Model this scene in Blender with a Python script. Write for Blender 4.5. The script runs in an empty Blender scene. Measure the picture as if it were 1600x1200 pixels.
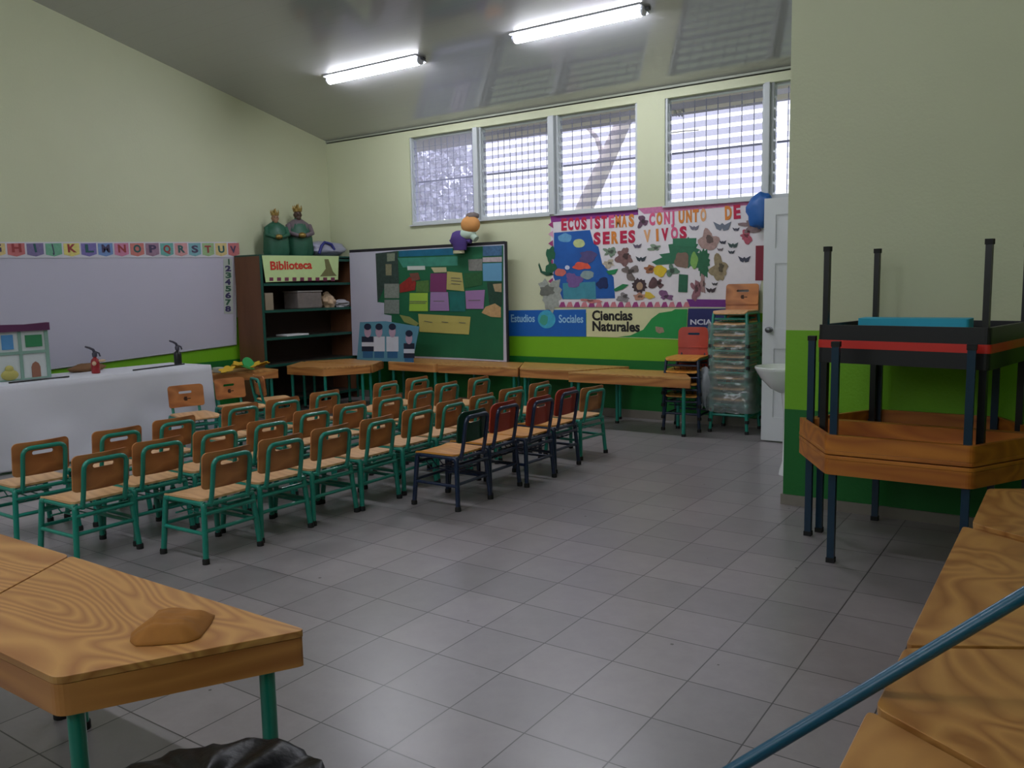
import bpy, bmesh, math, random
from mathutils import Vector, Matrix, noise
PI = math.pi
rnd = random.Random(7)
S = bpy.context.scene
COL = S.collection

# ---------------------------------------------------------------- camera
CP = Vector((1.6902, -2.6631, 1.4075))
FPX = 1300.92
CR = Vector((0.8259019989151316, 0.563458614405379, -0.020006949801515385))
CU = Vector((-0.04976534451003535, 0.10819934749967816, 0.9928828287801352))
CF = Vector((-0.5616131218853309, 0.8190282602285567, -0.11740276944431974))
cam = bpy.data.cameras.new('camera')
cam.sensor_width = 36.0
cam.lens = FPX / 1600 * 36
cam.clip_end = 500
co = bpy.data.objects.new('camera', cam)
COL.objects.link(co)
co.matrix_world = Matrix(((CR.x, CU.x, -CF.x, CP.x), (CR.y, CU.y, -CF.y, CP.y), (CR.z, CU.z, -CF.z, CP.z), (0, 0, 0, 1)))
S.camera = co

# ---------------------------------------------------------------- world, exposure
W = bpy.data.worlds.new('world'); S.world = W; W.use_nodes = True
wn = W.node_tree.nodes; wl = W.node_tree.links
wn['Background'].inputs[0].default_value = (0.86, 0.88, 1.0, 1)
wn['Background'].inputs[1].default_value = 0.98
S.view_settings.view_transform = 'Standard'
S.view_settings.look = 'None'
S.view_settings.exposure = 1.32
S.view_settings.gamma = 1.0
S.view_settings.use_curve_mapping = False
LAMP = 29.0          # emission of the tube diffusers

YB, XL, XP, YP = 5.2, -6.56, 0.181, 2.545      # back wall, left wall, partition corner
XR, YF = 3.2, -4.6                             # right wall, front wall
CZ, CK = 3.32, 0.227                           # ceiling height at the back wall, slope
def ceil_z(y): return CZ + CK * (YB - y)

# ---------------------------------------------------------------- pixel -> point on a real plane
def ray(u, v):
    return CR * ((u - 800) / FPX) + CU * ((600 - v) / FPX) + CF
def aty(u, v, Y=YB):
    d = ray(u, v); return CP + d * ((Y - CP.y) / d.y)
def atx(u, v, X=XL):
    d = ray(u, v); return CP + d * ((X - CP.x) / d.x)
def atz(u, v, Z=0.0):
    d = ray(u, v); return CP + d * ((Z - CP.z) / d.z)

# ---------------------------------------------------------------- materials
def lin(c):
    return tuple(((x / 255) / 12.92 if x / 255 <= 0.04045 else ((x / 255 + 0.055) / 1.055) ** 2.4) for x in c) + (1,)
MATS = {}
def mat(name, rgb, rough=0.6, metal=0.0, var=0.10, scale=8.0, spec=0.5, emis=None, alpha=None, coat=0.0, bump=0.0):
    """procedural material: base colour (sRGB 0-255) gently mottled by noise"""
    if name in MATS: return MATS[name]
    m = bpy.data.materials.new(name); m.use_nodes = True
    nt = m.node_tree; n = nt.nodes; l = nt.links
    b = n['Principled BSDF']
    c = lin(rgb)
    tc = n.new('ShaderNodeTexCoord'); nz = n.new('ShaderNodeTexNoise'); nz.inputs['Scale'].default_value = scale
    nz.inputs['Detail'].default_value = 4
    mx = n.new('ShaderNodeMix'); mx.data_type = 'RGBA'
    mx.inputs['A'].default_value = tuple(x * (1 - var) for x in c[:3]) + (1,)
    mx.inputs['B'].default_value = tuple(min(1, x * (1 + var)) for x in c[:3]) + (1,)
    l.new(tc.outputs['Object'], nz.inputs['Vector']); l.new(nz.outputs['Fac'], mx.inputs['Factor'])
    l.new(mx.outputs['Result'], b.inputs['Base Color'])
    b.inputs['Roughness'].default_value = rough; b.inputs['Metallic'].default_value = metal
    b.inputs['Specular IOR Level'].default_value = spec
    b.inputs['Coat Weight'].default_value = coat
    if bump:
        bp = n.new('ShaderNodeBump'); bp.inputs['Strength'].default_value = bump; bp.inputs['Distance'].default_value = 0.01
        l.new(nz.outputs['Fac'], bp.inputs['Height']); l.new(bp.outputs['Normal'], b.inputs['Normal'])
    if emis is not None:
        b.inputs['Emission Color'].default_value = lin(rgb); b.inputs['Emission Strength'].default_value = emis
    if alpha is not None:
        b.inputs['Alpha'].default_value = alpha
    MATS[name] = m
    return m

def wood(name, a, b_, rough=0.42, sc=(1.0, 3.4, 3.4), dist=48.0, wscale=0.8, coat=0.25, contrast=(0.25, 0.8)):
    """pine plywood with cathedral grain"""
    m = bpy.data.materials.new(name); m.use_nodes = True
    nt = m.node_tree; n = nt.nodes; l = nt.links; b = n['Principled BSDF']
    tc = n.new('ShaderNodeTexCoord'); mp = n.new('ShaderNodeMapping'); mp.inputs['Scale'].default_value = sc
    mp.inputs['Location'].default_value = (0.37, 0.21, 0.0)
    wv = n.new('ShaderNodeTexWave'); wv.wave_type = 'BANDS'; wv.bands_direction = 'Y'
    wv.inputs['Scale'].default_value = wscale; wv.inputs['Distortion'].default_value = dist
    wv.inputs['Detail'].default_value = 2.5; wv.inputs['Detail Scale'].default_value = 0.55; wv.inputs['Detail Roughness'].default_value = 0.55
    nz = n.new('ShaderNodeTexNoise'); nz.inputs['Scale'].default_value = 3.0; nz.inputs['Detail'].default_value = 5
    cr = n.new('ShaderNodeValToRGB'); cr.color_ramp.elements[0].position = contrast[0]; cr.color_ramp.elements[1].position = contrast[1]
    cr.color_ramp.elements[0].color = lin(b_); cr.color_ramp.elements[1].color = lin(a)
    nb_ = n.new('ShaderNodeTexNoise'); nb_.inputs['Scale'].default_value = wscale; nb_.inputs['Detail'].default_value = 1.2; nb_.inputs['Distortion'].default_value = 0.6
    l.new(mp.outputs[0], nb_.inputs['Vector'])
    mq = n.new('ShaderNodeMath'); mq.operation = 'MULTIPLY'; mq.inputs[1].default_value = dist; l.new(nb_.outputs['Fac'], mq.inputs[0])
    pq_ = n.new('ShaderNodeMath'); pq_.operation = 'PINGPONG'; pq_.inputs[1].default_value = 1.0; l.new(mq.outputs[0], pq_.inputs[0])
    ad = n.new('ShaderNodeMath'); ad.operation = 'MULTIPLY_ADD'; ad.inputs[1].default_value = 0.6
    ml = n.new('ShaderNodeMath'); ml.operation = 'MULTIPLY'; ml.inputs[1].default_value = 0.55
    l.new(tc.outputs['Object'], mp.inputs[0]); l.new(mp.outputs[0], nz.inputs['Vector'])
    l.new(nz.outputs['Fac'], ml.inputs[0]); l.new(pq_.outputs[0], ad.inputs[0]); n.remove(wv); l.new(ml.outputs[0], ad.inputs[2])
    l.new(ad.outputs[0], cr.inputs[0]); l.new(cr.outputs[0], b.inputs['Base Color'])
    b.inputs['Roughness'].default_value = rough; b.inputs['Coat Weight'].default_value = coat; b.inputs['Coat Roughness'].default_value = 0.35
    MATS[name] = m
    return m

M_TOP = wood('pine_plywood_tabletop', (200, 148, 84), (166, 110, 56))
M_TOP2 = wood('pine_plywood_swirled', (186, 134, 70), (150, 96, 42), sc=(2.6, 2.6, 2.6), dist=16, wscale=1.2)
M_APR = wood('pine_apron', (196, 134, 72), (156, 94, 46), sc=(0.8, 0.8, 7), dist=12, wscale=1.0)
M_SEAT = wood('plywood_seat', (226, 180, 130), (206, 156, 106), sc=(1.0, 4, 4), dist=14, wscale=1.0)
M_SEATY = wood('plywood_seat_varnished', (222, 158, 70), (196, 126, 48), sc=(1.0, 4, 4), dist=14, wscale=1.0)
M_BACK = wood('plywood_backrest', (188, 122, 68), (150, 88, 46), sc=(1.5, 1.5, 5), dist=12, wscale=1.0, rough=0.5)
M_CABW = wood('stained_wood_panel', (112, 72, 46), (88, 54, 34), sc=(5, 5, 1), dist=2, rough=0.6, coat=0)
M_TEAL = mat('teal_enamel_steel', (24, 132, 114), 0.32, var=0.08, coat=0.3)
M_NAVY = mat('navy_enamel_steel', (20, 36, 66), 0.3, var=0.12, coat=0.3)
M_TEALNAVY = mat('dark_teal_enamel_steel', (8, 44, 66), 0.35, var=0.15)
M_BLACKM = mat('black_enamel_steel', (9, 11, 13), 0.35, var=0.1)
M_RUB = mat('black_rubber', (14, 14, 15), 0.7)
M_REDB = mat('red_painted_plywood', (172, 58, 38), 0.4, var=0.12)
M_GRNB = mat('dark_green_painted_plywood', (10, 58, 40), 0.38, var=0.1)
M_CHROME = mat('brushed_metal', (120, 122, 126), 0.3, metal=1.0)
M_WHITEP = mat('white_paint', (214, 218, 220), 0.4, var=0.03)
M_FRAMEW = mat('window_frame_paint', (190, 196, 198), 0.4, var=0.03)
M_BAR = mat('security_bar_steel', (132, 134, 158), 0.5)
M_CLOTH = mat('white_tablecloth', (214, 215, 224), 0.85, var=0.04, scale=3)
M_WB = mat('whiteboard_laminate', (190, 188, 204), 0.28, var=0.03, scale=1.5)
M_PAPER = mat('white_paper', (216, 214, 216), 0.8, var=0.03)
M_CERAM = mat('white_ceramic', (226, 228, 228), 0.12, var=0.02, coat=0.5)
M_BLACK = mat('matt_black', (14, 14, 16), 0.5)

# walls: pale green above, lime band, dark green dado (painted bands on the wall itself)
def wall_mat(name, z1, z2, top=(201, 206, 172)):
    m = bpy.data.materials.new(name); m.use_nodes = True
    nt = m.node_tree; n = nt.nodes; l = nt.links; b = n['Principled BSDF']
    g = n.new('ShaderNodeNewGeometry'); sx = n.new('ShaderNodeSeparateXYZ'); l.new(g.outputs['Position'], sx.inputs[0])
    nz = n.new('ShaderNodeTexNoise'); nz.inputs['Scale'].default_value = 1.3; nz.inputs['Detail'].default_value = 5
    l.new(g.outputs['Position'], nz.inputs['Vector'])
    def gt(v):
        k = n.new('ShaderNodeMath'); k.operation = 'GREATER_THAN'; k.inputs[1].default_value = v; l.new(sx.outputs['Z'], k.inputs[0]); return k
    def mixc(fac, A, B):
        k = n.new('ShaderNodeMix'); k.data_type = 'RGBA'; l.new(fac, k.inputs['Factor'])
        for nm, v in (('A', A), ('B', B)):
            if isinstance(v, tuple): k.inputs[nm].default_value = v
            else: l.new(v, k.inputs[nm])
        return k.outputs['Result']
    t = lin(top); t2 = tuple(x * 0.9 for x in t[:3]) + (1,)
    up = mixc(nz.outputs['Fac'], t2, t)
    c1 = mixc(gt(z1).outputs[0], lin((6, 104, 34)), lin((112, 176, 16)))
    c2 = mixc(gt(z2).outputs[0], c1, up)
    l.new(c2, b.inputs['Base Color']); b.inputs['Roughness'].default_value = 0.55
    n2 = n.new('ShaderNodeTexNoise'); n2.inputs['Scale'].default_value = 60; l.new(g.outputs['Position'], n2.inputs['Vector'])
    bp = n.new('ShaderNodeBump'); bp.inputs['Strength'].default_value = 0.12; bp.inputs['Distance'].default_value = 0.01
    l.new(n2.outputs['Fac'], bp.inputs['Height']); l.new(bp.outputs['Normal'], b.inputs['Normal'])
    return m
M_WALL = wall_mat('painted_wall_banded', 0.608, 1.10)

def floor_mat():
    m = bpy.data.materials.new('terrazzo_floor_tiles'); m.use_nodes = True
    nt = m.node_tree; n = nt.nodes; l = nt.links; b = n['Principled BSDF']
    g = n.new('ShaderNodeNewGeometry'); 
    br = n.new('ShaderNodeTexBrick'); br.offset = 0.0; br.squash = 1.0
    br.inputs['Scale'].default_value = 1.0; br.inputs['Brick Width'].default_value = 0.3; br.inputs['Row Height'].default_value = 0.3
    br.inputs['Mortar Size'].default_value = 0.0034; br.inputs['Mortar Smooth'].default_value = 0.6; br.inputs['Bias'].default_value = 0
    br.inputs['Color1'].default_value = lin((150, 143, 144)); br.inputs['Color2'].default_value = lin((134, 129, 130)); br.inputs['Mortar'].default_value = lin((58, 53, 54))
    wp_ = n.new('ShaderNodeVectorMath'); wp_.operation = 'ADD'
    nw = n.new('ShaderNodeTexNoise'); nw.inputs['Scale'].default_value = 2.2
    sc = n.new('ShaderNodeVectorMath'); sc.operation = 'SCALE'; sc.inputs['Scale'].default_value = 0.006
    l.new(g.outputs['Position'], nw.inputs['Vector']); l.new(nw.outputs['Color'], sc.inputs[0])
    l.new(g.outputs['Position'], wp_.inputs[0]); l.new(sc.outputs[0], wp_.inputs[1]); l.new(wp_.outputs[0], br.inputs['Vector'])
    nz = n.new('ShaderNodeTexNoise'); nz.inputs['Scale'].default_value = 9; nz.inputs['Detail'].default_value = 8; nz.inputs['Roughness'].default_value = 0.7
    l.new(g.outputs['Position'], nz.inputs['Vector'])
    n3 = n.new('ShaderNodeTexNoise'); n3.inputs['Scale'].default_value = 0.9; n3.inputs['Detail'].default_value = 6
    l.new(g.outputs['Position'], n3.inputs['Vector'])
    r = n.new('ShaderNodeMapRange'); r.inputs['From Min'].default_value = 0.3; r.inputs['From Max'].default_value = 0.7; r.inputs['To Min'].default_value = 0.89; r.inputs['To Max'].default_value = 1.07
    r2 = n.new('ShaderNodeMapRange'); r2.inputs['From Min'].default_value = 0.3; r2.inputs['From Max'].default_value = 0.7; r2.inputs['To Min'].default_value = 0.9; r2.inputs['To Max'].default_value = 1.08
    l.new(nz.outputs['Fac'], r.inputs['Value']); l.new(n3.outputs['Fac'], r2.inputs['Value'])
    mu = n.new('ShaderNodeMath'); mu.operation = 'MULTIPLY'; l.new(r.outputs[0], mu.inputs[0]); l.new(r2.outputs[0], mu.inputs[1])
    vs = n.new('ShaderNodeVectorMath'); vs.operation = 'SCALE'; l.new(br.outputs['Color'], vs.inputs[0]); l.new(mu.outputs[0], vs.inputs['Scale'])
    # sparse dark specks of dirt
    vo = n.new('ShaderNodeTexVoronoi'); vo.inputs['Scale'].default_value = 4.5; l.new(g.outputs['Position'], vo.inputs['Vector'])
    lt = n.new('ShaderNodeMath'); lt.operation = 'LESS_THAN'; lt.inputs[1].default_value = 0.035; l.new(vo.outputs['Distance'], lt.inputs[0])
    mx = n.new('ShaderNodeMix'); mx.data_type = 'RGBA'; mx.inputs['B'].default_value = lin((70, 64, 60))
    l.new(lt.outputs[0], mx.inputs['Factor']); l.new(vs.outputs[0], mx.inputs['A']); l.new(mx.outputs['Result'], b.inputs['Base Color'])
    rr = n.new('ShaderNodeMapRange'); rr.inputs['To Min'].default_value = 0.26; rr.inputs['To Max'].default_value = 0.4
    l.new(nz.outputs['Fac'], rr.inputs['Value']); l.new(rr.outputs[0], b.inputs['Roughness'])
    b.inputs['Specular IOR Level'].default_value = 0.6; b.inputs['Coat Weight'].default_value = 0.12; b.inputs['Coat Roughness'].default_value = 0.22
    return m
M_FLOOR = floor_mat()

def ceiling_mat():
    m = bpy.data.materials.new('glossy_pvc_ceiling'); m.use_nodes = True
    nt = m.node_tree; n = nt.nodes; l = nt.links; b = n['Principled BSDF']
    g = n.new('ShaderNodeNewGeometry'); sx = n.new('ShaderNodeSeparateXYZ'); l.new(g.outputs['Position'], sx.inputs[0])
    md = n.new('ShaderNodeMath'); md.operation = 'PINGPONG'; md.inputs[1].default_value = 0.1; l.new(sx.outputs['Y'], md.inputs[0])
    lt = n.new('ShaderNodeMath'); lt.operation = 'LESS_THAN'; lt.inputs[1].default_value = 0.002; l.new(md.outputs[0], lt.inputs[0])
    mx = n.new('ShaderNodeMix'); mx.data_type = 'RGBA'; mx.inputs['A'].default_value = lin((156, 156, 158)); mx.inputs['B'].default_value = lin((148, 148, 150))
    l.new(lt.outputs[0], mx.inputs['Factor']); l.new(mx.outputs['Result'], b.inputs['Base Color'])
    b.inputs['Roughness'].default_value = 0.3; b.inputs['Coat Weight'].default_value = 1.0; b.inputs['Coat IOR'].default_value = 2.0; b.inputs['Coat Roughness'].default_value = 0.07
    return m
M_CEIL = ceiling_mat()

def glass_mat(name, tint=(0.92, 0.93, 1.0), diff=0.25, gloss=0.08, dcol=(0.8, 0.8, 0.9)):
    m = bpy.data.materials.new(name); m.use_nodes = True
    nt = m.node_tree; n = nt.nodes; l = nt.links
    n.remove(n['Principled BSDF']); out = n['Material Output']
    t = n.new('ShaderNodeBsdfTransparent'); t.inputs[0].default_value = tint + (1,)
    d = n.new('ShaderNodeBsdfDiffuse'); d.inputs[0].default_value = dcol + (1,)
    tr = n.new('ShaderNodeBsdfTranslucent'); tr.inputs[0].default_value = dcol + (1,)
    a = n.new('ShaderNodeAddShader'); mx0 = n.new('ShaderNodeMixShader'); mx0.inputs[0].default_value = 0.5
    l.new(d.outputs[0], mx0.inputs[1]); l.new(tr.outputs[0], mx0.inputs[2])
    mx = n.new('ShaderNodeMixShader')
    nz = n.new('ShaderNodeTexNoise'); nz.inputs['Scale'].default_value = 14
    tc = n.new('ShaderNodeTexCoord'); l.new(tc.outputs['Object'], nz.inputs['Vector'])
    ml = n.new('ShaderNodeMath'); ml.operation = 'MULTIPLY'; ml.inputs[1].default_value = diff * 2; l.new(nz.outputs['Fac'], ml.inputs[0])
    l.new(ml.outputs[0], mx.inputs[0]); nz.inputs['Scale'].default_value = 1.5
    l.new(t.outputs[0], mx.inputs[1]); l.new(mx0.outputs[0], mx.inputs[2])
    g = n.new('ShaderNodeBsdfGlossy'); g.inputs['Roughness'].default_value = 0.15
    m2 = n.new('ShaderNodeMixShader'); m2.inputs[0].default_value = gloss
    l.new(mx.outputs[0], m2.inputs[1]); l.new(g.outputs[0], m2.inputs[2]); l.new(m2.outputs[0], out.inputs[0])
    n.remove(a)
    return m
M_GLASS = glass_mat('louvre_glass', tint=(0.86, 0.86, 0.95), diff=0.22, gloss=0.05)
M_GLASS2 = glass_mat('louvre_glass_tinted', tint=(0.66, 0.66, 0.72), diff=0.2, gloss=0.05, dcol=(0.8, 0.8, 0.9))
M_WRAP = glass_mat('clear_plastic_film', tint=(0.9, 0.94, 0.94), diff=0.3, gloss=0.10, dcol=(0.75, 0.78, 0.8))

# ---------------------------------------------------------------- mesh helpers
class MB:
    def __init__(s): s.bm = bmesh.new()
    def _v(s, pts): return [s.bm.verts.new(p) for p in pts]
    def box(s, c, d, rot=None):
        """box with centre c and size d; rot an optional Matrix"""
        vs = []
        for x in (-.5, .5):
            for y in (-.5, .5):
                for z in (-.5, .5):
                    p = Vector((x * d[0], y * d[1], z * d[2]))
                    if rot is not None: p = rot @ p
                    vs.append(s.bm.verts.new(p + Vector(c)))
        for f in ((0, 1, 3, 2), (4, 6, 7, 5), (0, 4, 5, 1), (2, 3, 7, 6), (0, 2, 6, 4), (1, 5, 7, 3)):
            s.bm.faces.new([vs[i] for i in f])
        return s
    def lohi(s, a, b):
        return s.box([(a[i] + b[i]) / 2 for i in range(3)], [abs(b[i] - a[i]) for i in range(3)])
    def tube(s, pts, r, seg=10, cap=True, r_end=None):
        pts = [Vector(p) for p in pts]; n = len(pts); rings = []
        prev = None
        for i, p in enumerate(pts):
            if i == 0: t = pts[1] - p
            elif i == n - 1: t = p - pts[i - 1]
            else: t = (pts[i + 1] - p).normalized() + (p - pts[i - 1]).normalized()
            t.normalize()
            if prev is None:
                a = Vector((0, 0, 1)) if abs(t.z) < .9 else Vector((1, 0, 0))
                u = t.cross(a).normalized()
            else: u = (prev - t * prev.dot(t)).normalized()
            prev = u; w = t.cross(u)
            rr = r if r_end is None else r + (r_end - r) * i / (n - 1)
            rings.append(s._v([p + (u * math.cos(2 * PI * k / seg) + w * math.sin(2 * PI * k / seg)) * rr for k in range(seg)]))
        for A, B in zip(rings, rings[1:]):
            for k in range(seg):
                s.bm.faces.new((A[k], A[(k + 1) % seg], B[(k + 1) % seg], B[k]))
        if cap:
            s.bm.faces.new(rings[0][::-1]); s.bm.faces.new(rings[-1])
        return s
    def lathe(s, prof, c=(0, 0, 0), seg=20, sx=1.0, sy=1.0, rot=None):
        rings = []
        c = Vector(c)
        def P(r, z, k):
            p = Vector((r * sx * math.cos(2 * PI * k / seg), r * sy * math.sin(2 * PI * k / seg), z))
            if rot is not None: p = rot @ p
            return p + c
        for r, z in prof:
            rings.append(s._v([P(max(r, 1e-4), z, k) for k in range(seg)]))
        for A, B in zip(rings, rings[1:]):
            for k in range(seg): s.bm.faces.new((A[k], A[(k + 1) % seg], B[(k + 1) % seg], B[k]))
        s.bm.faces.new(rings[0][::-1]); s.bm.faces.new(rings[-1])
        return s
    def ball(s, c, r, seg=16, amp=0.0, freq=3.0, seed=0):
        m = bmesh.ops.create_uvsphere(s.bm, u_segments=seg, v_segments=max(6, seg // 2 + 2), radius=1.0)
        rr = (r, r, r) if not hasattr(r, '__len__') else r
        for v in m['verts']:
            d = v.co.copy(); k = 1.0
            if amp: k += amp * noise.noise(d * freq + Vector((seed, seed * 2.1, 0)))
            v.co = Vector((d.x * rr[0] * k, d.y * rr[1] * k, d.z * rr[2] * k)) + Vector(c)
        return s
    def prism(s, pts, n, t):
        """planar outline (3D pts), extruded by t along n"""
        n = Vector(n).normalized(); pts = [Vector(p) for p in pts]
        nn = Vector((0, 0, 0))
        for i in range(len(pts)):
            a = pts[i]; b = pts[(i + 1) % len(pts)]; nn += a.cross(b)
        if nn.dot(n) < 0: pts = pts[::-1]
        A = s._v(pts); B = s._v([p + n * t for p in pts])
        fa = s.bm.faces.new(A[::-1]); fb = s.bm.faces.new(B)
        k = len(A)
        for i in range(k): s.bm.faces.new((A[i], A[(i + 1) % k], B[(i + 1) % k], B[i]))
        fa.normal_update(); fb.normal_update()
        if k > 4: bmesh.ops.triangulate(s.bm, faces=[fa, fb], ngon_method='EAR_CLIP')
        return s
    def plate(s, outer, holes, t, mp):
        """2D outline with holes, thickness t, mapped to 3D by mp(x, y, w)"""
        loops = [outer] + holes; b2 = bmesh.new(); edges = []
        for L in loops:
            vs = [b2.verts.new((x, y, 0)) for x, y in L]
            edges += [b2.edges.new((vs[i], vs[(i + 1) % len(vs)])) for i in range(len(vs))]
        bmesh.ops.triangle_fill(b2, use_beauty=True, edges=edges)
        b2.verts.index_update()
        faces = [[v.index for v in f.verts] for f in b2.faces]; co_ = [v.co.copy() for v in b2.verts]; b2.free()
        A = [s.bm.verts.new(mp(c.x, c.y, 0)) for c in co_]; B = [s.bm.verts.new(mp(c.x, c.y, t)) for c in co_]
        for f in faces:
            s.bm.faces.new([A[i] for i in f]); s.bm.faces.new([B[i] for i in f][::-1])
        off = 0
        for L in loops:
            k = len(L)
            for i in range(k):
                j = (i + 1) % k
                s.bm.faces.new((A[off + i], A[off + j], B[off + j], B[off + i]))
            off += k
        return s
    def grid(s, fn, nu, nv):
        R = [[s.bm.verts.new(fn(i / nu, j / nv)) for j in range(nv + 1)] for i in range(nu + 1)]
        for i in range(nu):
            for j in range(nv): s.bm.faces.new((R[i][j], R[i + 1][j], R[i + 1][j + 1], R[i][j + 1]))
        return s
    def build(s, name, m, parent=None, smooth=None, label=None, bevel=0.0, loc=None, solid=0.0):
        bmesh.ops.recalc_face_normals(s.bm, faces=s.bm.faces)
        me = bpy.data.meshes.new(name); s.bm.to_mesh(me); s.bm.free()
        me.materials.append(m)
        if smooth is not None:
            me.polygons.foreach_set('use_smooth', [True] * len(me.polygons))
            try: me.set_sharp_from_angle(angle=math.radians(smooth))
            except Exception: pass
        o = bpy.data.objects.new(name, me); COL.objects.link(o)
        if parent is not None: o.parent = parent
        if loc is not None: o.location = loc
        if bevel:
            b = o.modifiers.new('bevel', 'BEVEL'); b.width = bevel; b.segments = 2; b.limit_method = 'ANGLE'
        if solid:
            b = o.modifiers.new('solid', 'SOLIDIFY'); b.thickness = solid; b.offset = 0
        if label: o['label'] = label
        return o

def rrect(w, h, r, seg=5, cx=0, cy=0, rb=None):
    """rounded rectangle, r top corners, rb bottom corners"""
    rb = r if rb is None else rb
    out = []
    for (sx, sy, a0, q) in ((1, 1, 0, r), (-1, 1, 90, r), (-1, -1, 180, rb), (1, -1, 270, rb)):
        for k in range(seg + 1):
            a = math.radians(a0 + 90 * k / seg)
            out.append((cx + sx * (w / 2 - q) + q * math.cos(a), cy + sy * (h / 2 - q) + q * math.sin(a)))
    return out
def dense(P, step=.03):
    out = []
    for i in range(len(P)):
        a = Vector(P[i]); b = Vector(P[(i + 1) % len(P)]); n = max(1, int((b - a).length / step))
        for k in range(n): out.append(tuple(a + (b - a) * (k / n)))
    return out
def rpoly(P, r, seg=4):
    """round the corners of a 2D polygon"""
    out = []; n = len(P)
    for i in range(n):
        p = Vector(P[i]); a = (Vector(P[i - 1]) - p).normalized(); b = (Vector(P[(i + 1) % n]) - p).normalized()
        A = p + a * r; B = p + b * r
        for k in range(seg + 1):
            t = k / seg; q = A * (1 - t) ** 2 + p * 2 * t * (1 - t) + B * t * t
            out.append((q.x, q.y))
    return out
def arc_path(P, r, seg=5):
    """3D polyline with rounded inner corners"""
    P = [Vector(p) for p in P]; out = [P[0]]
    for i in range(1, len(P) - 1):
        p = P[i]; a = (P[i - 1] - p); b = (P[i + 1] - p); q = min(r, a.length * .45, b.length * .45)
        A = p + a.normalized() * q; B = p + b.normalized() * q
        for k in range(seg + 1):
            t = k / seg; out.append(A * (1 - t) ** 2 + p * 2 * t * (1 - t) + B * t * t)
    out.append(P[-1]); return out

def thing(name, label, cat, loc=(0, 0, 0), rz=0.0, group=None):
    o = bpy.data.objects.new(name, None); COL.objects.link(o); o.empty_display_size = 0.1
    o.location = loc; o.rotation_euler = (0, 0, rz)
    o['label'] = label; o['category'] = cat
    if group: o['group'] = group
    return o
def tag(o, label, cat, group=None, kind=None):
    o['label'] = label; o['category'] = cat
    if group: o['group'] = group
    if kind: o['kind'] = kind
    return o
def struct(o): o['kind'] = 'structure'; return o
def dup(root, loc, rz, label, group=None):
    r = root.copy(); COL.objects.link(r); r.location = loc; r.rotation_euler = (0, 0, rz); r['label'] = label
    if group: r['group'] = group
    def rec(src, dst):
        for ch in src.children:
            c = ch.copy(); COL.objects.link(c); c.parent = dst; rec(ch, c)
    rec(root, r)
    return r
_tc = {}
def text_bm(mb, s, size, mp, depth=0.0015, bold=0.0, stretch=1.0):
    """lettering s: baseline origin at 0; mp(x, y, w) gives the 3D point. returns width"""
    cu = bpy.data.curves.new('t', 'FONT'); cu.body = s; cu.size = size; cu.offset = bold; cu.resolution_u = 3
    o = bpy.data.objects.new('t', cu); COL.objects.link(o)
    dg = bpy.context.evaluated_depsgraph_get(); dg.update()
    me = bpy.data.meshes.new_from_object(o.evaluated_get(dg))
    bpy.data.objects.remove(o)
    if not len(me.vertices): return 0
    xs = [v.co.x for v in me.vertices]; w = max(xs)
    A = [mb.bm.verts.new(mp(v.co.x * stretch, v.co.y, 0)) for v in me.vertices]
    B = [mb.bm.verts.new(mp(v.co.x * stretch, v.co.y, depth)) for v in me.vertices]
    cnt = {}
    for p in me.polygons:
        ids = list(p.vertices)
        try:
            mb.bm.faces.new([A[i] for i in ids][::-1]); mb.bm.faces.new([B[i] for i in ids])
        except ValueError: continue
        for i in range(len(ids)):
            e = (ids[i], ids[(i + 1) % len(ids)]); k = tuple(sorted(e)); cnt.setdefault(k, []).append(e)
    for k, L in cnt.items():
        if len(L) == 1:
            i, j = L[0]
            try: mb.bm.faces.new((A[i], A[j], B[j], B[i]))
            except ValueError: pass
    bpy.data.meshes.remove(me)
    return w * stretch
def text_fit(mb, s, p0, p1, h, n, bold=0.0, lift=0.0, depth=0.0015):
    """text whose baseline runs from 3D p0 to p1 with cap height h, facing n"""
    p0 = Vector(p0); p1 = Vector(p1); ex = (p1 - p0).normalized(); n = Vector(n); ey = n.cross(ex).normalized()
    cu = bpy.data.curves.new('t', 'FONT'); cu.body = s; cu.size = h / 0.7; cu.offset = bold
    o = bpy.data.objects.new('t', cu); COL.objects.link(o); bpy.context.view_layer.update()
    w = max(o.dimensions.x, 1e-3); bpy.data.objects.remove(o)
    st = (p1 - p0).length / w
    text_bm(mb, s, h / 0.7, lambda x, y, d: p0 + ex * x + ey * y + n * (lift + d), depth, bold, st)

# ================================================================ THE ROOM
T = 0.15
mb = MB(); mb.lohi((XL - T, YF - T, -0.1), (XR + T, YB + T, 0.0)); struct(mb.build('floor', M_FLOOR))
# ceiling, sloping up away from the back wall
mb = MB()
pts = [(YB + T, ceil_z(YB + T)), (YF - T, ceil_z(YF - T))]
v = []
for x in (XL - T, XR + T):
    for (y, z) in pts:
        for dz in (0, 0.08): v.append(mb.bm.verts.new((x, y, z + dz)))
for f in ((0, 1, 3, 2), (4, 6, 7, 5), (0, 4, 5, 1), (2, 3, 7, 6), (0, 2, 6, 4), (1, 5, 7, 3)): mb.bm.faces.new([v[i] for i in f])
struct(mb.build('ceiling', M_CEIL))
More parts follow.
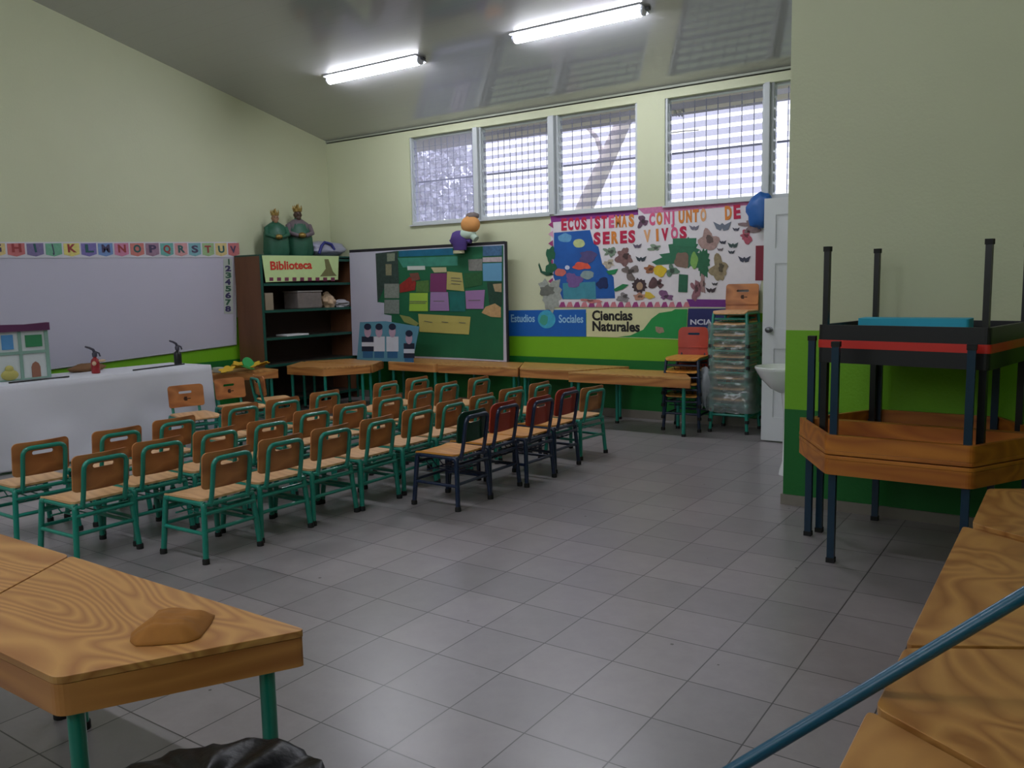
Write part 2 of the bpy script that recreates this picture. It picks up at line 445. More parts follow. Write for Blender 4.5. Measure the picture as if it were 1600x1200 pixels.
# back wall with the two window openings
WZ0, WZ1 = 2.165, 3.205
WG = [(-5.14, -2.11), (-1.81, -0.515)]
mb = MB()
mb.lohi((XL - T, YB, 0), (XR + T, YB + T, WZ0)); mb.lohi((XL - T, YB, WZ1), (XR + T, YB + T, CZ - CK * T))
for a, b in ((XL - T, WG[0][0]), (WG[0][1], WG[1][0]), (WG[1][1], XR + T)): mb.lohi((a, YB, WZ0), (b, YB + T, WZ1))
struct(mb.build('wall_back', M_WALL))
def gable(name, x0, x1):
    mb = MB(); P = [(x0, YF - T, 0), (x0, YB, 0), (x0, YB, ceil_z(YB)), (x0, YF - T, ceil_z(YF - T))]
    mb.prism(P, (1, 0, 0), x1 - x0); return struct(mb.build(name, M_WALL))
gable('wall_left', XL - T, XL); gable('wall_right', XR, XR + T)
# front wall behind the camera, with unseen high openings added to brighten the room
mb = MB(); fz = ceil_z(YF)
mb.lohi((XL, YF - T, 0), (XR, YF, 2.2)); mb.lohi((XL, YF - T, 3.7), (XR, YF, fz))
for a, b in ((XL, -5.8), (-3.6, -3.2), (-1.0, -.6), (1.6, XR)): mb.lohi((a, YF - T, 2.2), (b, YF, 3.7))
struct(mb.build('wall_front', M_WALL))
# partition: face towards the room and side with the door opening
DY0, DY1, DH = 3.85, 4.56, 2.1
mb = MB()
mb.prism([(XP, YP, 0), (XR, YP, 0), (XR, YP, ceil_z(YP)), (XP, YP, ceil_z(YP))], (0, 1, 0), T)
struct(mb.build('wall_partition_front', M_WALL))
mb = MB()
mb.prism([(XP, YP + T, 0), (XP, DY0, 0), (XP, DY0, ceil_z(DY0)), (XP, YP + T, ceil_z(YP + T))], (1, 0, 0), T)
mb.prism([(XP, DY1, 0), (XP, YB, 0), (XP, YB, ceil_z(YB)), (XP, DY1, ceil_z(DY1))], (1, 0, 0), T)
mb.prism([(XP, DY0, DH), (XP, DY1, DH), (XP, DY1, ceil_z(DY1)), (XP, DY0, ceil_z(DY0))], (1, 0, 0), T)
struct(mb.build('wall_partition_side', M_WALL))
M_BASE = mat('tile_baseboard', (128, 122, 112), 0.4, var=0.1, scale=14)
for nm, a, b in (('baseboard_left', (XL, YF, 0), (XL + .012, YB, .085)), ('baseboard_back', (XL + .012, YB - .012, 0), (XP, YB, .085)),
                 ('baseboard_partition', (XP - .012, YP - .012, 0), (XR, YP, .065)),
                 ('baseboard_partition_side', (XP - .012, YP, 0), (XP, DY0 - .04, .065)), ('baseboard_right', (XR - .012, YF, 0), (XR, YP - .012, .065)),
                 ('baseboard_front', (XL + .012, YF, 0), (XR - .012, YF + .012, .085))):
    mb = MB(); mb.lohi(a, b); struct(mb.build(nm, M_BASE))
# plain trim line where wall meets ceiling
mb = MB(); mb.lohi((XL, YB - .012, CZ - .022), (XP, YB, CZ - .001)); struct(mb.build('trim_1', mat('trim_paint', (150, 156, 138), 0.5)))

# windows of the back wall: frame, jalousie slats, steel bars
def window(idx, x0, x1, npan, tilt, bars, clear=False, cov=.62):
    w = bpy.data.objects.new('window_%d' % idx, None); COL.objects.link(w); w.location = ((x0 + x1) / 2, YB, WZ0); struct(w)
    W_ = x1 - x0; H = WZ1 - WZ0
    f = MB(); t = 0.026
    f.lohi((-W_ / 2 + .001, .01, 0), (-W_ / 2 + t, .11, H)); f.lohi((W_ / 2 - t, .01, 0), (W_ / 2 - .001, .11, H))
    f.lohi((-W_ / 2 + t, .01, 0), (W_ / 2 - t, .11, .035)); f.lohi((-W_ / 2 + t, .06, H - .02), (W_ / 2 - t, .11, H))
    f.build('window_frame', M_FRAMEW, w, bevel=.003)
    s = MB(); s.lohi((-W_ / 2 - .012, -.03, -.016), (W_ / 2 + .012, .01, .0)); s.build('window_sill', M_FRAMEW, w)
    g = MB(); n = npan; R = Matrix.Rotation(math.radians(tilt), 3, 'X')
    for k in range(n):
        z = .045 + (H - .08) * (k + .5) / n
        g.box((0, .055, z), (W_ - 2 * t - .01, .004, (H - .08) / n * (1.05 if idx == 1 else cov)), R)
    g.build('louvre_pane', M_GLASS if idx in (1, 5) else M_GLASS2, w)
    c = MB()
    for sx in (-1, 1):
        for k in range(n):
            z = .045 + (H - .08) * (k + .5) / n
            c.box((sx * (W_ / 2 - t - .004), .05, z), (.012, .028, (H - .08) / n * .8), R)
    c.build('louvre_clip', M_FRAMEW, w)
    b = MB()
    for k in range(1, bars): b.tube([(-W_ / 2 + t + (W_ - 2 * t) * k / bars, .125, .03), (-W_ / 2 + t + (W_ - 2 * t) * k / bars, .125, H - .03)], .0045, 6)
    for z in ((H * .5,) if not clear else (H * .5,)): b.lohi((-W_ / 2 + t, .115, z - .009), (W_ / 2 - t, .135, z + .009))
    b.build('security_bar', M_BAR, w)
window(1, -5.14, -4.165, 11, 12, 10); window(2, -4.10, -3.155, 11, 20, 11, cov=.48); window(3, -3.075, -2.11, 11, 20, 8, cov=.55)
window(4, -1.81, -0.815, 10, 15, 8, True); window(5, -0.765, -0.515, 10, 8, 2, True, cov=.5)
for i, x in enumerate((-4.1325, -3.115, -0.79)):
    mb = MB(); mb.lohi((x - .0325 if x != -.79 else x - .025, YB - .03, WZ0), (x + (.0325 if x > -1 and x != -.79 else .0325) if x != -.79 else x + .025, YB + .13, WZ1))
    struct(mb.build('trim_%d' % (i + 2), M_FRAMEW, bevel=.004))

# door leaf standing open into the room
dr = bpy.data.objects.new('door_1', None); COL.objects.link(dr); dr.location = (XP - .01, 4.56, 0); struct(dr)
mb = MB(); DWD = .77
out = [(-DWD, .012), (0, .012), (0, DH), (-DWD, DH)]
holes = []
for (x0, x1) in ((-DWD + .1, -DWD / 2 - .04), (-DWD / 2 + .04, -.1)):
    for (z0, z1) in ((.22, .82), (1.0, 1.55), (1.68, 1.96)):
        holes.append([(x0, z0), (x1, z0), (x1, z1), (x0, z1)])
mb.plate(out, holes, .04, lambda x, y, w: Vector((x, w - .02, y))); mb.build('door_panel', M_WHITEP, dr)
mb = MB()
for h in holes: mb.lohi((h[0][0] - .005, -.012, h[0][1] - .005), (h[2][0] + .005, .012, h[2][1] + .005))
mb.build('door_inset', M_WHITEP, dr, bevel=.004)
mb = MB()
for s in (-1, 1):
    mb.lathe([(.026, 0), (.026, .008), (.012, .012), (.012, .035), (.026, .045), (.026, .06), (.014, .068)], (-DWD + .065, s * .02, .985), 14, rot=Matrix.Rotation(s * -PI / 2 if s > 0 else PI / 2, 3, 'X'))
mb.build('door_handle', M_CHROME, dr, smooth=40)
mb = MB(); mb.lohi((XP - .02, DY0 - .04, 0), (XP + T + .02, DY0, DH + .04)); mb.lohi((XP - .005, DY1 + .022, 0), (XP + T + .02, DY1 + .06, DH + .04)); mb.lohi((XP - .02, DY0, DH), (XP + T + .02, DY1, DH + .04))
struct(mb.build('trim_5', M_WHITEP))

# outside: eave, ground, hill, tree
mb = MB(); z0 = CZ - CK * T
mb.prism([(XL - 1, YB + T, z0 + .02), (XL - 1, 5.85, z0 - .13), (XL - 1, 5.85, z0 - .05), (XL - 1, YB + T, z0 + .1)], (1, 0, 0), 12)
tag(mb.build('roof_eave', mat('eave_boards', (206, 192, 192), 0.7)), 'pinkish grey roof eave seen through the tops of the windows', 'eave')
struct(bpy.data.objects['roof_eave'])
mb = MB(); mb.lohi((-160, YB + T + .01, -1.2), (160, 200, -1.0)); o = mb.build('ground', mat('ground_outside', (120, 130, 110), 0.9)); o['kind'] = 'structure'
mb = MB()
def hillf(u, v):
    x = -150 + 210 * u; return Vector((x, 95 + 40 * v, -1 + (13 + 6 * noise.noise(Vector((u * 5, 3, 0))) + 2 * noise.noise(Vector((u * 17, 1, 0)))) * math.sin(PI * min(1, v * .5 + .0)) ))
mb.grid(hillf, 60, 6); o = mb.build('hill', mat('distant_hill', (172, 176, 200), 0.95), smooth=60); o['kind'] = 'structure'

M_BARK = mat('overexposed_bark', (196, 186, 186), 0.9, var=0.2)
M_LEAF = mat('overexposed_foliage', (205, 204, 208), 0.8, var=0.2)  # bark and leaves bleached grey-lavender to imitate overexposed daylight
def leaves(mb, c, r, n, size, seed):
    q = random.Random(seed)
    for _ in range(n):
        while True:
            d = Vector((q.uniform(-1, 1), q.uniform(-1, 1), q.uniform(-1, 1)))
            if d.length < 1 and noise.noise(d * 2.2 + Vector((seed, 0, 0))) > -0.18: break
        p = Vector(c) + Vector((d.x * r[0], d.y * r[1], d.z * r[2]))
        a = Vector((q.gauss(0, 1), q.gauss(0, 1), q.gauss(0, 1))).normalized(); b = a.orthogonal().normalized() * size * .5; a = a * size
        vs = [mb.bm.verts.new(x) for x in (p - a * .5, p + b * .5, p + a * .5, p - b * .5)]; mb.bm.faces.new(vs)
tr = thing('leaning_tree', 'tree outside the third window with bare leaning trunk and one branch', 'tree', (-5.6, 7.2, -1.0))
mb = MB(); P0 = aty(870, 420, 7.2) - tr.location; P1 = aty(915, 322, 7.2) - tr.location; P2 = aty(978, 182, 7.2) - tr.location
base = P1 + (P1 - P2) * 2.6
k = (base.z) / (P2.z - P1.z)
base = P1 - (P2 - P1) * (P1.z / (P2.z - P1.z))
tr.location.x += base.x; 
sh = Vector((base.x, 0, 0))
mb.tube([base - sh, P1 - sh, P2 - sh, P2 + (P2 - P1) * .9 - sh + Vector((.1, 0, .1))], .13, 12, r_end=.085); mb.build('trunk', M_BARK, tr, smooth=60)
B0 = aty(942, 262, 7.2) - tr.location; B1 = aty(932, 215, 7.2) - tr.location; B2 = aty(912, 192, 7.2) - tr.location
mb = MB(); mb.tube([B0, (B0 + B1) / 2 + Vector((.03, 0, 0)), B1, B2, B2 + Vector((-.3, 0, .25))], .045, 8, r_end=.02); mb.build('branch', M_BARK, tr, smooth=60)
t2 = thing('leafy_tree', 'washed-out leafy tree outside the leftmost window', 'tree', (-8.6, 9.4, -1.0))
mb = MB(); mb.tube([(0, 0, 0), (.1, 0, 1.6), (-.1, 0, 3.2), (.15, 0, 4.4)], .14, 10, r_end=.06); mb.build('trunk', M_BARK, t2, smooth=60)
mb = MB(); leaves(mb, (.25, 0, 4.2), (1.0, .8, 1.35), 2600, .15, 3); mb.build('crown', M_LEAF, t2)
t3 = thing('twig_tree', 'sprig of leaves hanging at the corner of the fourth window', 'branch', tuple(aty(1046, 138, 5.7)))
L = t3.location
mb = MB(); leaves(mb, (0, 0, 0), (.16, .1, .1), 40, .07, 9); leaves(mb, aty(1062, 175, 5.7) - L, (.07, .05, .05), 12, .06, 4); mb.build('leaf_cluster', M_LEAF, t3)
mb = MB(); mb.tube([aty(1040, 130, 5.7) - L, aty(1046, 165, 5.7) - L, aty(1062, 182, 5.7) - L], .008, 6); mb.tube([aty(1044, 208, 5.7) - L, aty(1068, 205, 5.7) - L, aty(1092, 203, 5.7) - L], .006, 6)
mb.tube([aty(1046, 165, 5.7) - L, aty(1040, 200, 5.7) - L, aty(1044, 208, 5.7) - L], .006, 6); mb.build('twig', M_BARK, t3)
L = None

# ---------------------------------------------------------------- ceiling lamps
M_TUBE = mat('lamp_diffuser_lit', (244, 246, 255), 0.3, var=0.0, emis=LAMP)
M_LAMPB = mat('lamp_body_white', (226, 228, 240), 0.35, var=0.02)
M_LAMPE = mat('lamp_end_grey', (70, 72, 80), 0.4)
def lamp(xc, yc, label):
    z = ceil_z(yc); a = -math.atan(CK)
    t = thing('ceiling_lamp', label, 'lamp', (xc, yc, z), 0, 'batten lamps on the ceiling'); t.rotation_euler = (a, 0, 0)
    mb = MB(); mb.plate(rrect(1.30, .165, .02, 3), [], .011, lambda x, y, w: Vector((x, y, -.012 + w))); mb.build('lamp_body', M_LAMPB, t)
    mb = MB()
    prof = [(.042 * math.cos(PI * k / 10), -.0125 - .050 * math.sin(PI * k / 10) ** .8) for k in range(11)]
    mb.prism([(-.62, p[0], p[1]) for p in prof], (1, 0, 0), 1.24); mb.build('lamp_diffuser', M_TUBE, t, smooth=40)
    mb = MB()
    for s in (-1, 1): mb.prism([(s * .622, p[0] * 1.03, p[1] * 1.01) for p in prof], (s, 0, 0), .02)
    mb.build('end_cap', M_LAMPB, t)
    mb = MB(); mb.lohi((.651, -.02, -.022), (.69, .02, -.002)); mb.build('cable_entry', M_LAMPE, t, bevel=.005)
lamp(-4.405, 3.834, 'lit white batten lamp on the ceiling, left of the two')
lamp(-2.02, 3.83, 'lit white batten lamp on the ceiling, right of the two')
for x_, w_ in ((-4.4, 'left'), (-2.02, 'middle'), (.4, 'right')): lamp(x_, -1.7, 'added batten lamp out of view to brighten the room, %s of three' % w_)  # three unseen lamps added to raise the brightness of the room

# ================================================================ CHAIRS
GR = 'small classroom chairs set out in rows'
def chair_kind(style):
    """local frame: the sitter faces -x, origin on the floor at the middle of the feet"""
    tall = style != 'teal'
    FM = {'teal': M_TEAL, 'green': M_NAVY, 'red': M_NAVY}[style]
    BMt = {'teal': M_BACK, 'green': M_GRNB, 'red': M_REDB}[style]
    SM = M_SEAT if style == 'teal' else M_SEATY
    sz = .325 if not tall else .345
    top = .58 if not tall else .625
    nm = 'school_chair'
    t = thing(nm, 'x', 'chair', (0, 0, 0), 0, GR)
    fx = .18; fy = .178; r = .0130
    # seat
    mb = MB(); mb.plate(dense(rrect(.345, .325, .035, 4)), [], .012, lambda x, y, w: Vector((x - .015, y, sz + w - .35 * max(0, -x - .12) ** 2 * 20))); mb.build('seat', SM, t, smooth=35)
    # backrest
    hp = .195 if not tall else .20
    bw = .315 if not tall else .30
    slot = rrect(.118, .022, .0105, 4, 0, hp / 2 - .066)
    def bmap(x, y, w):
        z = top - hp / 2 + y
        xx = .182 + (z - .36) * .10 - .012 + w - .95 * x * x
        return Vector((xx, x, z))
    mb = MB(); mb.plate(dense(rrect(bw, hp, .028 if not tall else .05, 5, rb=.022)), [slot], .009, bmap); mb.build('backrest', BMt, t, smooth=35)
    # back frame: inverted U behind the panel
    uw = .118
    ub = .188
    P = [(.165, -uw, sz - .03), (ub, -uw, sz + .06), (.182 + (top - .385) * .10 + .012, -uw, top - .032), (.182 + (top - .385) * .10 + .012, uw, top - .032), (ub, uw, sz + .06), (.165, uw, sz - .03)]
    mb = MB(); mb.tube(arc_path(P, .045), r, 8); mb.build('back_frame', FM, t, smooth=60)
    # seat frame: two side rails bending into front and rear cross rails
    mb = MB(); zr = sz - .014
    for s in (-1, 1): mb.tube([(-.165, s * .155, zr), (.165, s * .155, zr)], r, 8)
    for x in (-.155, .168): mb.tube([(x, -.155, zr - .004), (x, .155, zr - .004)], r * .9, 8)
    mb.tube([(.172, -.160, zr - .05), (.172, .160, zr - .05)], r * .85, 8); mb.tube([(-.160, -.160, zr - .05), (-.160, .160, zr - .05)], r * .85, 8)
    mb.build('seat_frame', FM, t, smooth=60)
    zs = .155
    def at(z, sx, sy):
        k = 1 - z / (zr); return ((.160 + (fx - .160) * k) * sx, (.155 + (fy - .155) * k) * sy, z)
    for sx in (-1, 1):
        for sy in (-1, 1):
            mb = MB(); mb.tube(arc_path([(.12 * sx, .155 * sy, zr), (.160 * sx, .155 * sy, zr), at(.02, sx, sy)], .03, 4), r * 1.2, 8)
            lg = mb.build('leg', FM, t, smooth=60)
            p = at(0, sx, sy)
            mb = MB(); mb.lathe([(.0195, 0), (.0195, .022), (.016, .03)], p, 10); mb.build('rubber_foot', M_RUB, lg, smooth=40)
    mb = MB()
    for s in (-1, 1): mb.tube([at(zs, -1, s), at(zs, 1, s)], r * .85, 8)
    for s in (-1, 1): mb.tube([at(zs + .012, s, -1), at(zs + .012, s, 1)], r * .85, 8)
    mb.build('stretcher', FM, t, smooth=60)
    mb = MB()
    for y in (-.09, -.03, .03, .09): mb.tube([(-.155, y, zr - .04), (-.1, y, .235), (.12, y, .235), (.165, y, .26)], .004, 6)
    for x in (-.08, .1): mb.tube([(x, -.155, .235), (x, .155, .235)], .005, 6)
    mb.build('book_rack', FM, t, smooth=60)
    return t
proto = {k: chair_kind(k) for k in ('teal', 'green', 'red')}
used = set()
def place(kind, x, y, rz, label, z=0.0, group=GR):
    if kind not in used:
        used.add(kind); o = proto[kind]; o.location = (x, y, z); o.rotation_euler = (0, 0, rz); o['label'] = label; o['group'] = group
        return o
    return dup(proto[kind], (x, y, z), rz, label, group)
ORD = ['first', 'second', 'third', 'fourth', 'fifth', 'sixth', 'seventh', 'eighth', 'ninth', 'tenth']
ROW_A = [(-3.196, -.298), (-3.178, .157), (-3.236, .586), (-3.379, 1.23), (-3.355, 1.608), (-3.385, 2.067), (-3.37, 2.77), (-3.365, 3.19)]
ROW_B = [(-2.533, -.323), (-2.602, .064), (-2.616, .452), (-2.615, .848), (-2.70, 1.303), (-2.687, 1.664), (-2.705, 2.085), (-2.74, 2.51), (-2.845, 2.977), (-2.84, 3.445)]
ROW_C = [(-1.989, .06), (-2.027, .464), (-2.031, .851), (-2.022, 1.242), (-2.056, 1.677), (-2.086, 2.073), (-2.073, 2.452), (-2.096, 2.90), (-2.094, 3.318)]
def back_off(): return .198
jit = random.Random(4)
for nmr, R_, lab in (('A', ROW_A, 'row nearest the white-clothed table'), ('B', ROW_B, 'middle row of teal chairs'), ('C', ROW_C, 'right-hand row of teal chairs')):
    for i, (x, y) in enumerate(R_):
        rz = math.radians(jit.uniform(-2.5, 2.5))
        place('teal', x - .205, y, rz, 'teal-framed wooden chair, %s from the left in the %s' % (ORD[i], lab))
ROW_D = [('green', -1.466, 1.50, 'navy-framed chair with dark green backrest at the front of the block'),
         ('red', -1.50, 1.90, 'navy-framed chair with red backrest, just behind the dark green one'),
         ('red', -1.43, 2.25, 'navy-framed chair with red backrest, middle of three reds in line'),
         ('red', -1.49, 2.72, 'navy-framed chair with red backrest, farthest of three reds in line')]
for k, x, y, lab in ROW_D: place(k, x - .215, y + .035, math.radians(jit.uniform(-2, 2)), lab)
place('teal', -1.545 - .205, 3.275, math.radians(-6), 'teal-framed chair with pale backrest ending the line behind the red chairs')
# two chairs turned round to face the rows, and one under the back tables
E1 = place('teal', -4.76, 1.76, PI + math.radians(-14), 'turned chair with a drawing on its backrest, against the white tablecloth')
E2 = place('teal', -4.86, 2.33, PI + math.radians(-6), 'turned chair with a drawing on its backrest, beside the flower table')
place('teal', -4.93, 2.82, -PI / 2 - .35, 'teal chair standing askew between the flower table and the long back tables')
M_PRINT = mat('dark_print', (60, 34, 18), 0.6)
def backprint(t):
    z0 = .455
    mb = MB(); fx_ = lambda y, z: .182 + (z - .36) * .10 - .012 - .0018 - .95 * y * y
    mb.prism([(fx_(0, z0), -.012, z0 + .02), (fx_(0, z0), .012, z0 + .02), (fx_(0, z0), .02, z0), (fx_(0, z0), .008, z0 - .02), (fx_(0, z0), -.015, z0 - .022)], (-1, 0, 0), .001)
    mb.prism([(fx_(0, z0), -.045, z0 - .004), (fx_(0, z0), -.015, z0 - .004), (fx_(0, z0), -.015, z0 + .004), (fx_(0, z0), -.045, z0 + .004)], (-1, 0, 0), .001)
    mb.build('printed_mark', M_PRINT, t)
backprint(E1); backprint(E2)

# stack of teal chairs in plastic film by the door, and the red stack beside it
GS = 'teal chairs in the wrapped stack'
NS = 9; SX, SY = -.985, 4.965
for k in range(NS):
    o = place('teal', SX, SY, PI / 2, 'teal chair in the film-wrapped stack by the door, %s from the floor' % ORD[k], z=k * .100, group=GS)
    if k >= NS - 1: backprint(o)
mb = MB()
def wrapf(u, v):
    a = u * 2 * PI
    ca, sa = math.cos(a), math.sin(a)
    q = 6; rr = (abs(ca) ** q + abs(sa) ** q) ** (-1 / q)
    z = .20 + .82 * v
    n_ = .012 * noise.noise(Vector((ca * 3, sa * 3, z * 14))) + .006 * noise.noise(Vector((ca * 9, sa * 9, z * 40)))
    flare = .02 * (1 - v) ** 3
    return Vector((SX + ca * rr * (.215 + n_ + flare), SY - .0 + sa * rr * (.205 + n_ + flare) - .005, z + .02 * noise.noise(Vector((ca * 2, sa * 2, 5)))))
mb.grid(wrapf, 72, 70); o = mb.build('plastic_wrap', M_WRAP, smooth=80)
tag(o, 'clear crinkled plastic film wound round the stack of teal chairs', 'plastic wrap')
mb = MB(); mb.ball((SX - .235, SY - .17, .42), (.075, .07, .17), 20, .45, 2.6, 5); o = mb.build('plastic_clump', mat('bunched_plastic_film', (190, 196, 204), .3, alpha=.55, bump=.8, scale=20), smooth=80)
tag(o, 'bunched end of clear plastic film hanging at the side of the teal stack', 'plastic wrap')
for k in range(4):
    place('red', -1.42, 4.86, PI / 2 + math.radians(4), 'red-backed chair in the stack beside the wrapped teal chairs, %s from the floor' % ORD[k], z=k * .115, group='red chairs in the stack')

# ================================================================ TABLES
TH, AP = .55, .095
GT = 'wooden trapezoid tables'
def trap(Ln, Sn, D):
    """long edge at y=0 (facing -y), short edge at y=D; centred on x"""
    return [(-Ln / 2, 0), (Ln / 2, 0), (Sn / 2, D), (-Sn / 2, D)]
def table(label, loc, rz, P, topm=M_TOP, legm=M_TEAL, h=TH, square=False, flip=False, double=False, group=GT, apm=None, name='trapezoid_table', apron=AP, edge=None, lr=.017, leg_inset=.055, skip=()):
    t = thing(name, label, 'table', loc, rz, group)
    sgn = -1 if flip else 1
    Z = lambda z: (h - z) if flip else z
    O = rpoly(P, .025)
    cx = sum(p[0] for p in P) / len(P); cy = sum(p[1] for p in P) / len(P)
    mb = MB(); mb.plate(O, [], .018, lambda x, y, w: Vector((x, y, Z(h - .018 + w)))); mb.build('tabletop', topm, t, bevel=.003)
    # hollow apron band under the top
    def inset(P, d):
        n = len(P); out = []
        for i in range(n):
            p = Vector(P[i]); a = (Vector(P[i - 1]) - p).normalized(); b = (Vector(P[(i + 1) % n]) - p).normalized()
            bis = (a + b).normalized(); s = math.sqrt(max(1e-6, (1 - a.dot(b)) / 2)); out.append(tuple(p + bis * (d / s)))
        return out
    Oa = rpoly(inset(P, .001), .025); Ia = rpoly(inset(P, .024), .012)
    mb = MB(); mb.plate(Oa, [Ia], apron - .019, lambda x, y, w: Vector((x, y, Z(h - apron + w)))); mb.build('apron', apm or M_APR, t)
    if edge is not None:
        Oe = rpoly(inset(P, -.002), .025); 
        mb = MB(); mb.plate(Oe, [rpoly(inset(P, .003), .022)], .02, lambda x, y, w: Vector((x, y, Z(h - .019 + w)))); mb.build('edge_band', edge, t)
    Lp = inset(P, leg_inset)
    for i, (x, y) in enumerate(Lp):
        if i in skip: continue
        mb = MB()
        if square: mb.lohi((x - lr, y - lr, Z(.02)), (x + lr, y + lr, Z(h - .02)))
        else: mb.tube([(x, y, Z(.02)), (x, y, Z(h - .02))], lr, 12)
        lg = mb.build('leg', legm, t, smooth=40)
        mb = MB()
        if square: mb.lohi((x - lr - .003, y - lr - .003, Z(0)), (x + lr + .003, y + lr + .003, Z(.025)))
        else: mb.lathe([(lr + .004, 0), (lr + .004, .025)] if not flip else [(lr + .004, h - .025), (lr + .004, h)], (x, y, 0), 12)
        mb.build('rubber_foot', M_RUB, lg, smooth=40)
    return t
TR = trap(1.13, .56, .487)
# foreground left: long side away from the camera
table('wooden trapezoid table in the left foreground with a crumpled brown cloth on it', (-.465, -1.292, 0), PI, trap(1.135, .57, .487), lr=.02)
table('wooden trapezoid table cut by the left frame edge, behind the one with the cloth', (-1.325, -1.78, 0), 0, trap(1.135, .57, .487), lr=.02)
# right side, along the right of the frame
XRT = 1.385
table('plywood table on the right under the blue pole, its long edge to the aisle', (XRT, -.04, 0), -PI / 2, trap(1.13, .56, .487), topm=M_TOP2)
table('plywood table on the right, short edge to the aisle, between two long-edged ones', (XRT + .487, -.785, 0), PI / 2, trap(.89, .325, .487), topm=M_TOP2)
table('plywood table in the lower right corner of the photo, nearest the camera', (XRT - .01, -1.53, 0), -PI / 2, trap(1.13, .56, .487), topm=M_TOP2)
table('plywood table at the far end of the right-hand line, beside the stacked tables', (XRT + .51, .865, 0), PI / 2, trap(1.13, .57, .487), topm=M_TOP2)
# back row along the wall
table('wooden table at the right end of the back line, long edge to the chairs', (-1.825, 4.37, 0), 0, trap(1.29, .72, .5))
table('wooden table in the back line, second from its right end, short edge to the chairs', (-2.815, 5.12, 0), PI, trap(1.32, .63, .61))
table('wooden table in the back line below the right half of the green notice board', (-3.71, 4.53, 0), 0, trap(1.10, .52, .54))
table('wooden table in the back line below the left half of the green notice board', (-4.65, 5.07, 0), PI, trap(1.28, .70, .54))
table('wooden table nearest the bookcase, short edge to the chairs', (-5.49, 4.165, 0), math.radians(180 + 2), trap(1.12, .58, .485))
table('wooden table between the bookcase and the picture of children, long edge outward', (-5.49, 4.20, 0), 0, trap(1.12, .58, .485))
# flower table
table('wooden table strewn with yellow and green paper flowers', (-5.72, 3.02, 0), math.radians(62), trap(.80, .5, .42), lr=.017)

# right: two upright trapezoids forming a hexagon, two more upside down on them
HX, HY = 1.0, 2.005
HP = trap(1.165, .635, .485)
M_HT = wood('varnished_pine_dark', (188, 116, 36), (156, 86, 22), sc=(0.8, 3, 4), dist=16, wscale=1.0)
def hexpair(z, flip, la, lb, **kw):
    a = table(la, (HX, HY - .004, z), PI, HP, topm=M_HT, apm=M_HT, legm=M_TEALNAVY, square=True, flip=flip, group='stacked wooden tables by the partition', leg_inset=.045, **kw)
    b = table(lb, (HX + .035, HY + .004, z), 0, HP, topm=M_HT, apm=M_HT, legm=M_TEALNAVY, square=True, flip=flip, group='stacked wooden tables by the partition', leg_inset=.045, **kw)
hexpair(0, False, 'upright wooden table at the bottom of the right-hand pile, near half', 'upright wooden table at the bottom of the right-hand pile, half against the wall')
hexpair(.556, True, 'upside-down wooden table with legs up in the right-hand pile, near half', 'upside-down wooden table with legs up in the right-hand pile, half against the wall')
RP = [(-.40, 0), (.40, 0), (.40, .70), (-.40, .70)]
M_RED = mat('red_edge_laminate', (196, 40, 30), 0.4)
M_BLT = mat('black_laminate', (9, 9, 12), 0.45)
table('black table with a red edge standing in the pile, upright', (.965, 1.68, .580), math.radians(-10.5), RP, topm=M_BLT, apm=M_BLT, legm=M_BLACKM, h=.50, square=True, group='red-edged black tables', name='rectangular_table', edge=M_RED, lr=.016, leg_inset=.03)
table('red-edged black table upside down on top of the pile, legs in the air', (.965, 1.68, 1.082), math.radians(-10.5), RP, topm=M_BLT, apm=M_BLT, legm=M_BLACKM, h=.49, square=True, flip=True, group='red-edged black tables', name='rectangular_table', edge=M_RED, lr=.0135, leg_inset=.03)
mb = MB(); mb.plate(rrect(.52, .16, .02, 4), [], .10, lambda x, y, w: Vector((x, y, w))); o = mb.build('foam_block', mat('cyan_foam', (40, 168, 198), .6), loc=(.98, 2.04, 1.101), bevel=.01)
o.rotation_euler = (0, 0, math.radians(-2))
tag(o, 'bright cyan foam block lying in the topmost upturned table', 'foam block')

# white clothed table
CX0, CX1, CY0, CY1, CH = -5.285, -5.93, -1.2, 2.33, .70
t = thing('long_table', 'long table by the whiteboard hidden under a white cloth', 'table', ((CX0 + CX1) / 2, (CY0 + CY1) / 2, 0))
w2 = (CX0 - CX1) / 2 - .02; l2 = (CY1 - CY0) / 2 - .02
mb = MB(); mb.lohi((-w2, -l2, CH - .035), (w2, l2, CH - .008)); mb.build('tabletop', M_TOP, t)
for sx in (-1, 1):
    for sy in (-1, 1):
        mb = MB(); mb.tube([(sx * (w2 - .05), sy * (l2 - .05), 0), (sx * (w2 - .05), sy * (l2 - .05), CH - .035)], .018, 10); mb.build('leg', M_TEAL, t)
mb = MB()
def drape(u, v):
    # v runs: back hem -> over the top -> down the front to the floor
    y = CY0 + (CY1 - CY0) * u
    prof = [(CX1 - .012, CH - .25), (CX1 - .008, CH + .001), (CX0 + .008, CH + .001), (CX0 + .02, CH - .03), (CX0 + .035, .02)]
    segs = [0.1, .35, .38, 1.0]; a0 = 0.0
    for i, s in enumerate(segs):
        if v <= s + 1e-9:
            k = (v - a0) / (s - a0); x = prof[i][0] + (prof[i + 1][0] - prof[i][0]) * k; z = prof[i][1] + (prof[i + 1][1] - prof[i][1]) * k; break
        a0 = s
    if v > .38:
        d = (v - .38) / .62
        x += (.026 * math.sin(y * 7 + 3 * math.sin(y * 2.3) + z * 2.5) + .02 * noise.noise(Vector((y * 3, z * 4, 0))) + .01 * noise.noise(Vector((y * 1.5 + z * 3, z, 2)))) * (d * 1.4) + .01 * d
    elif v > .1: z += .0025 * noise.noise(Vector((x * 8, y * 5, 0)))
    return Vector((x, y, z))
mb.grid(drape, 150, 60)
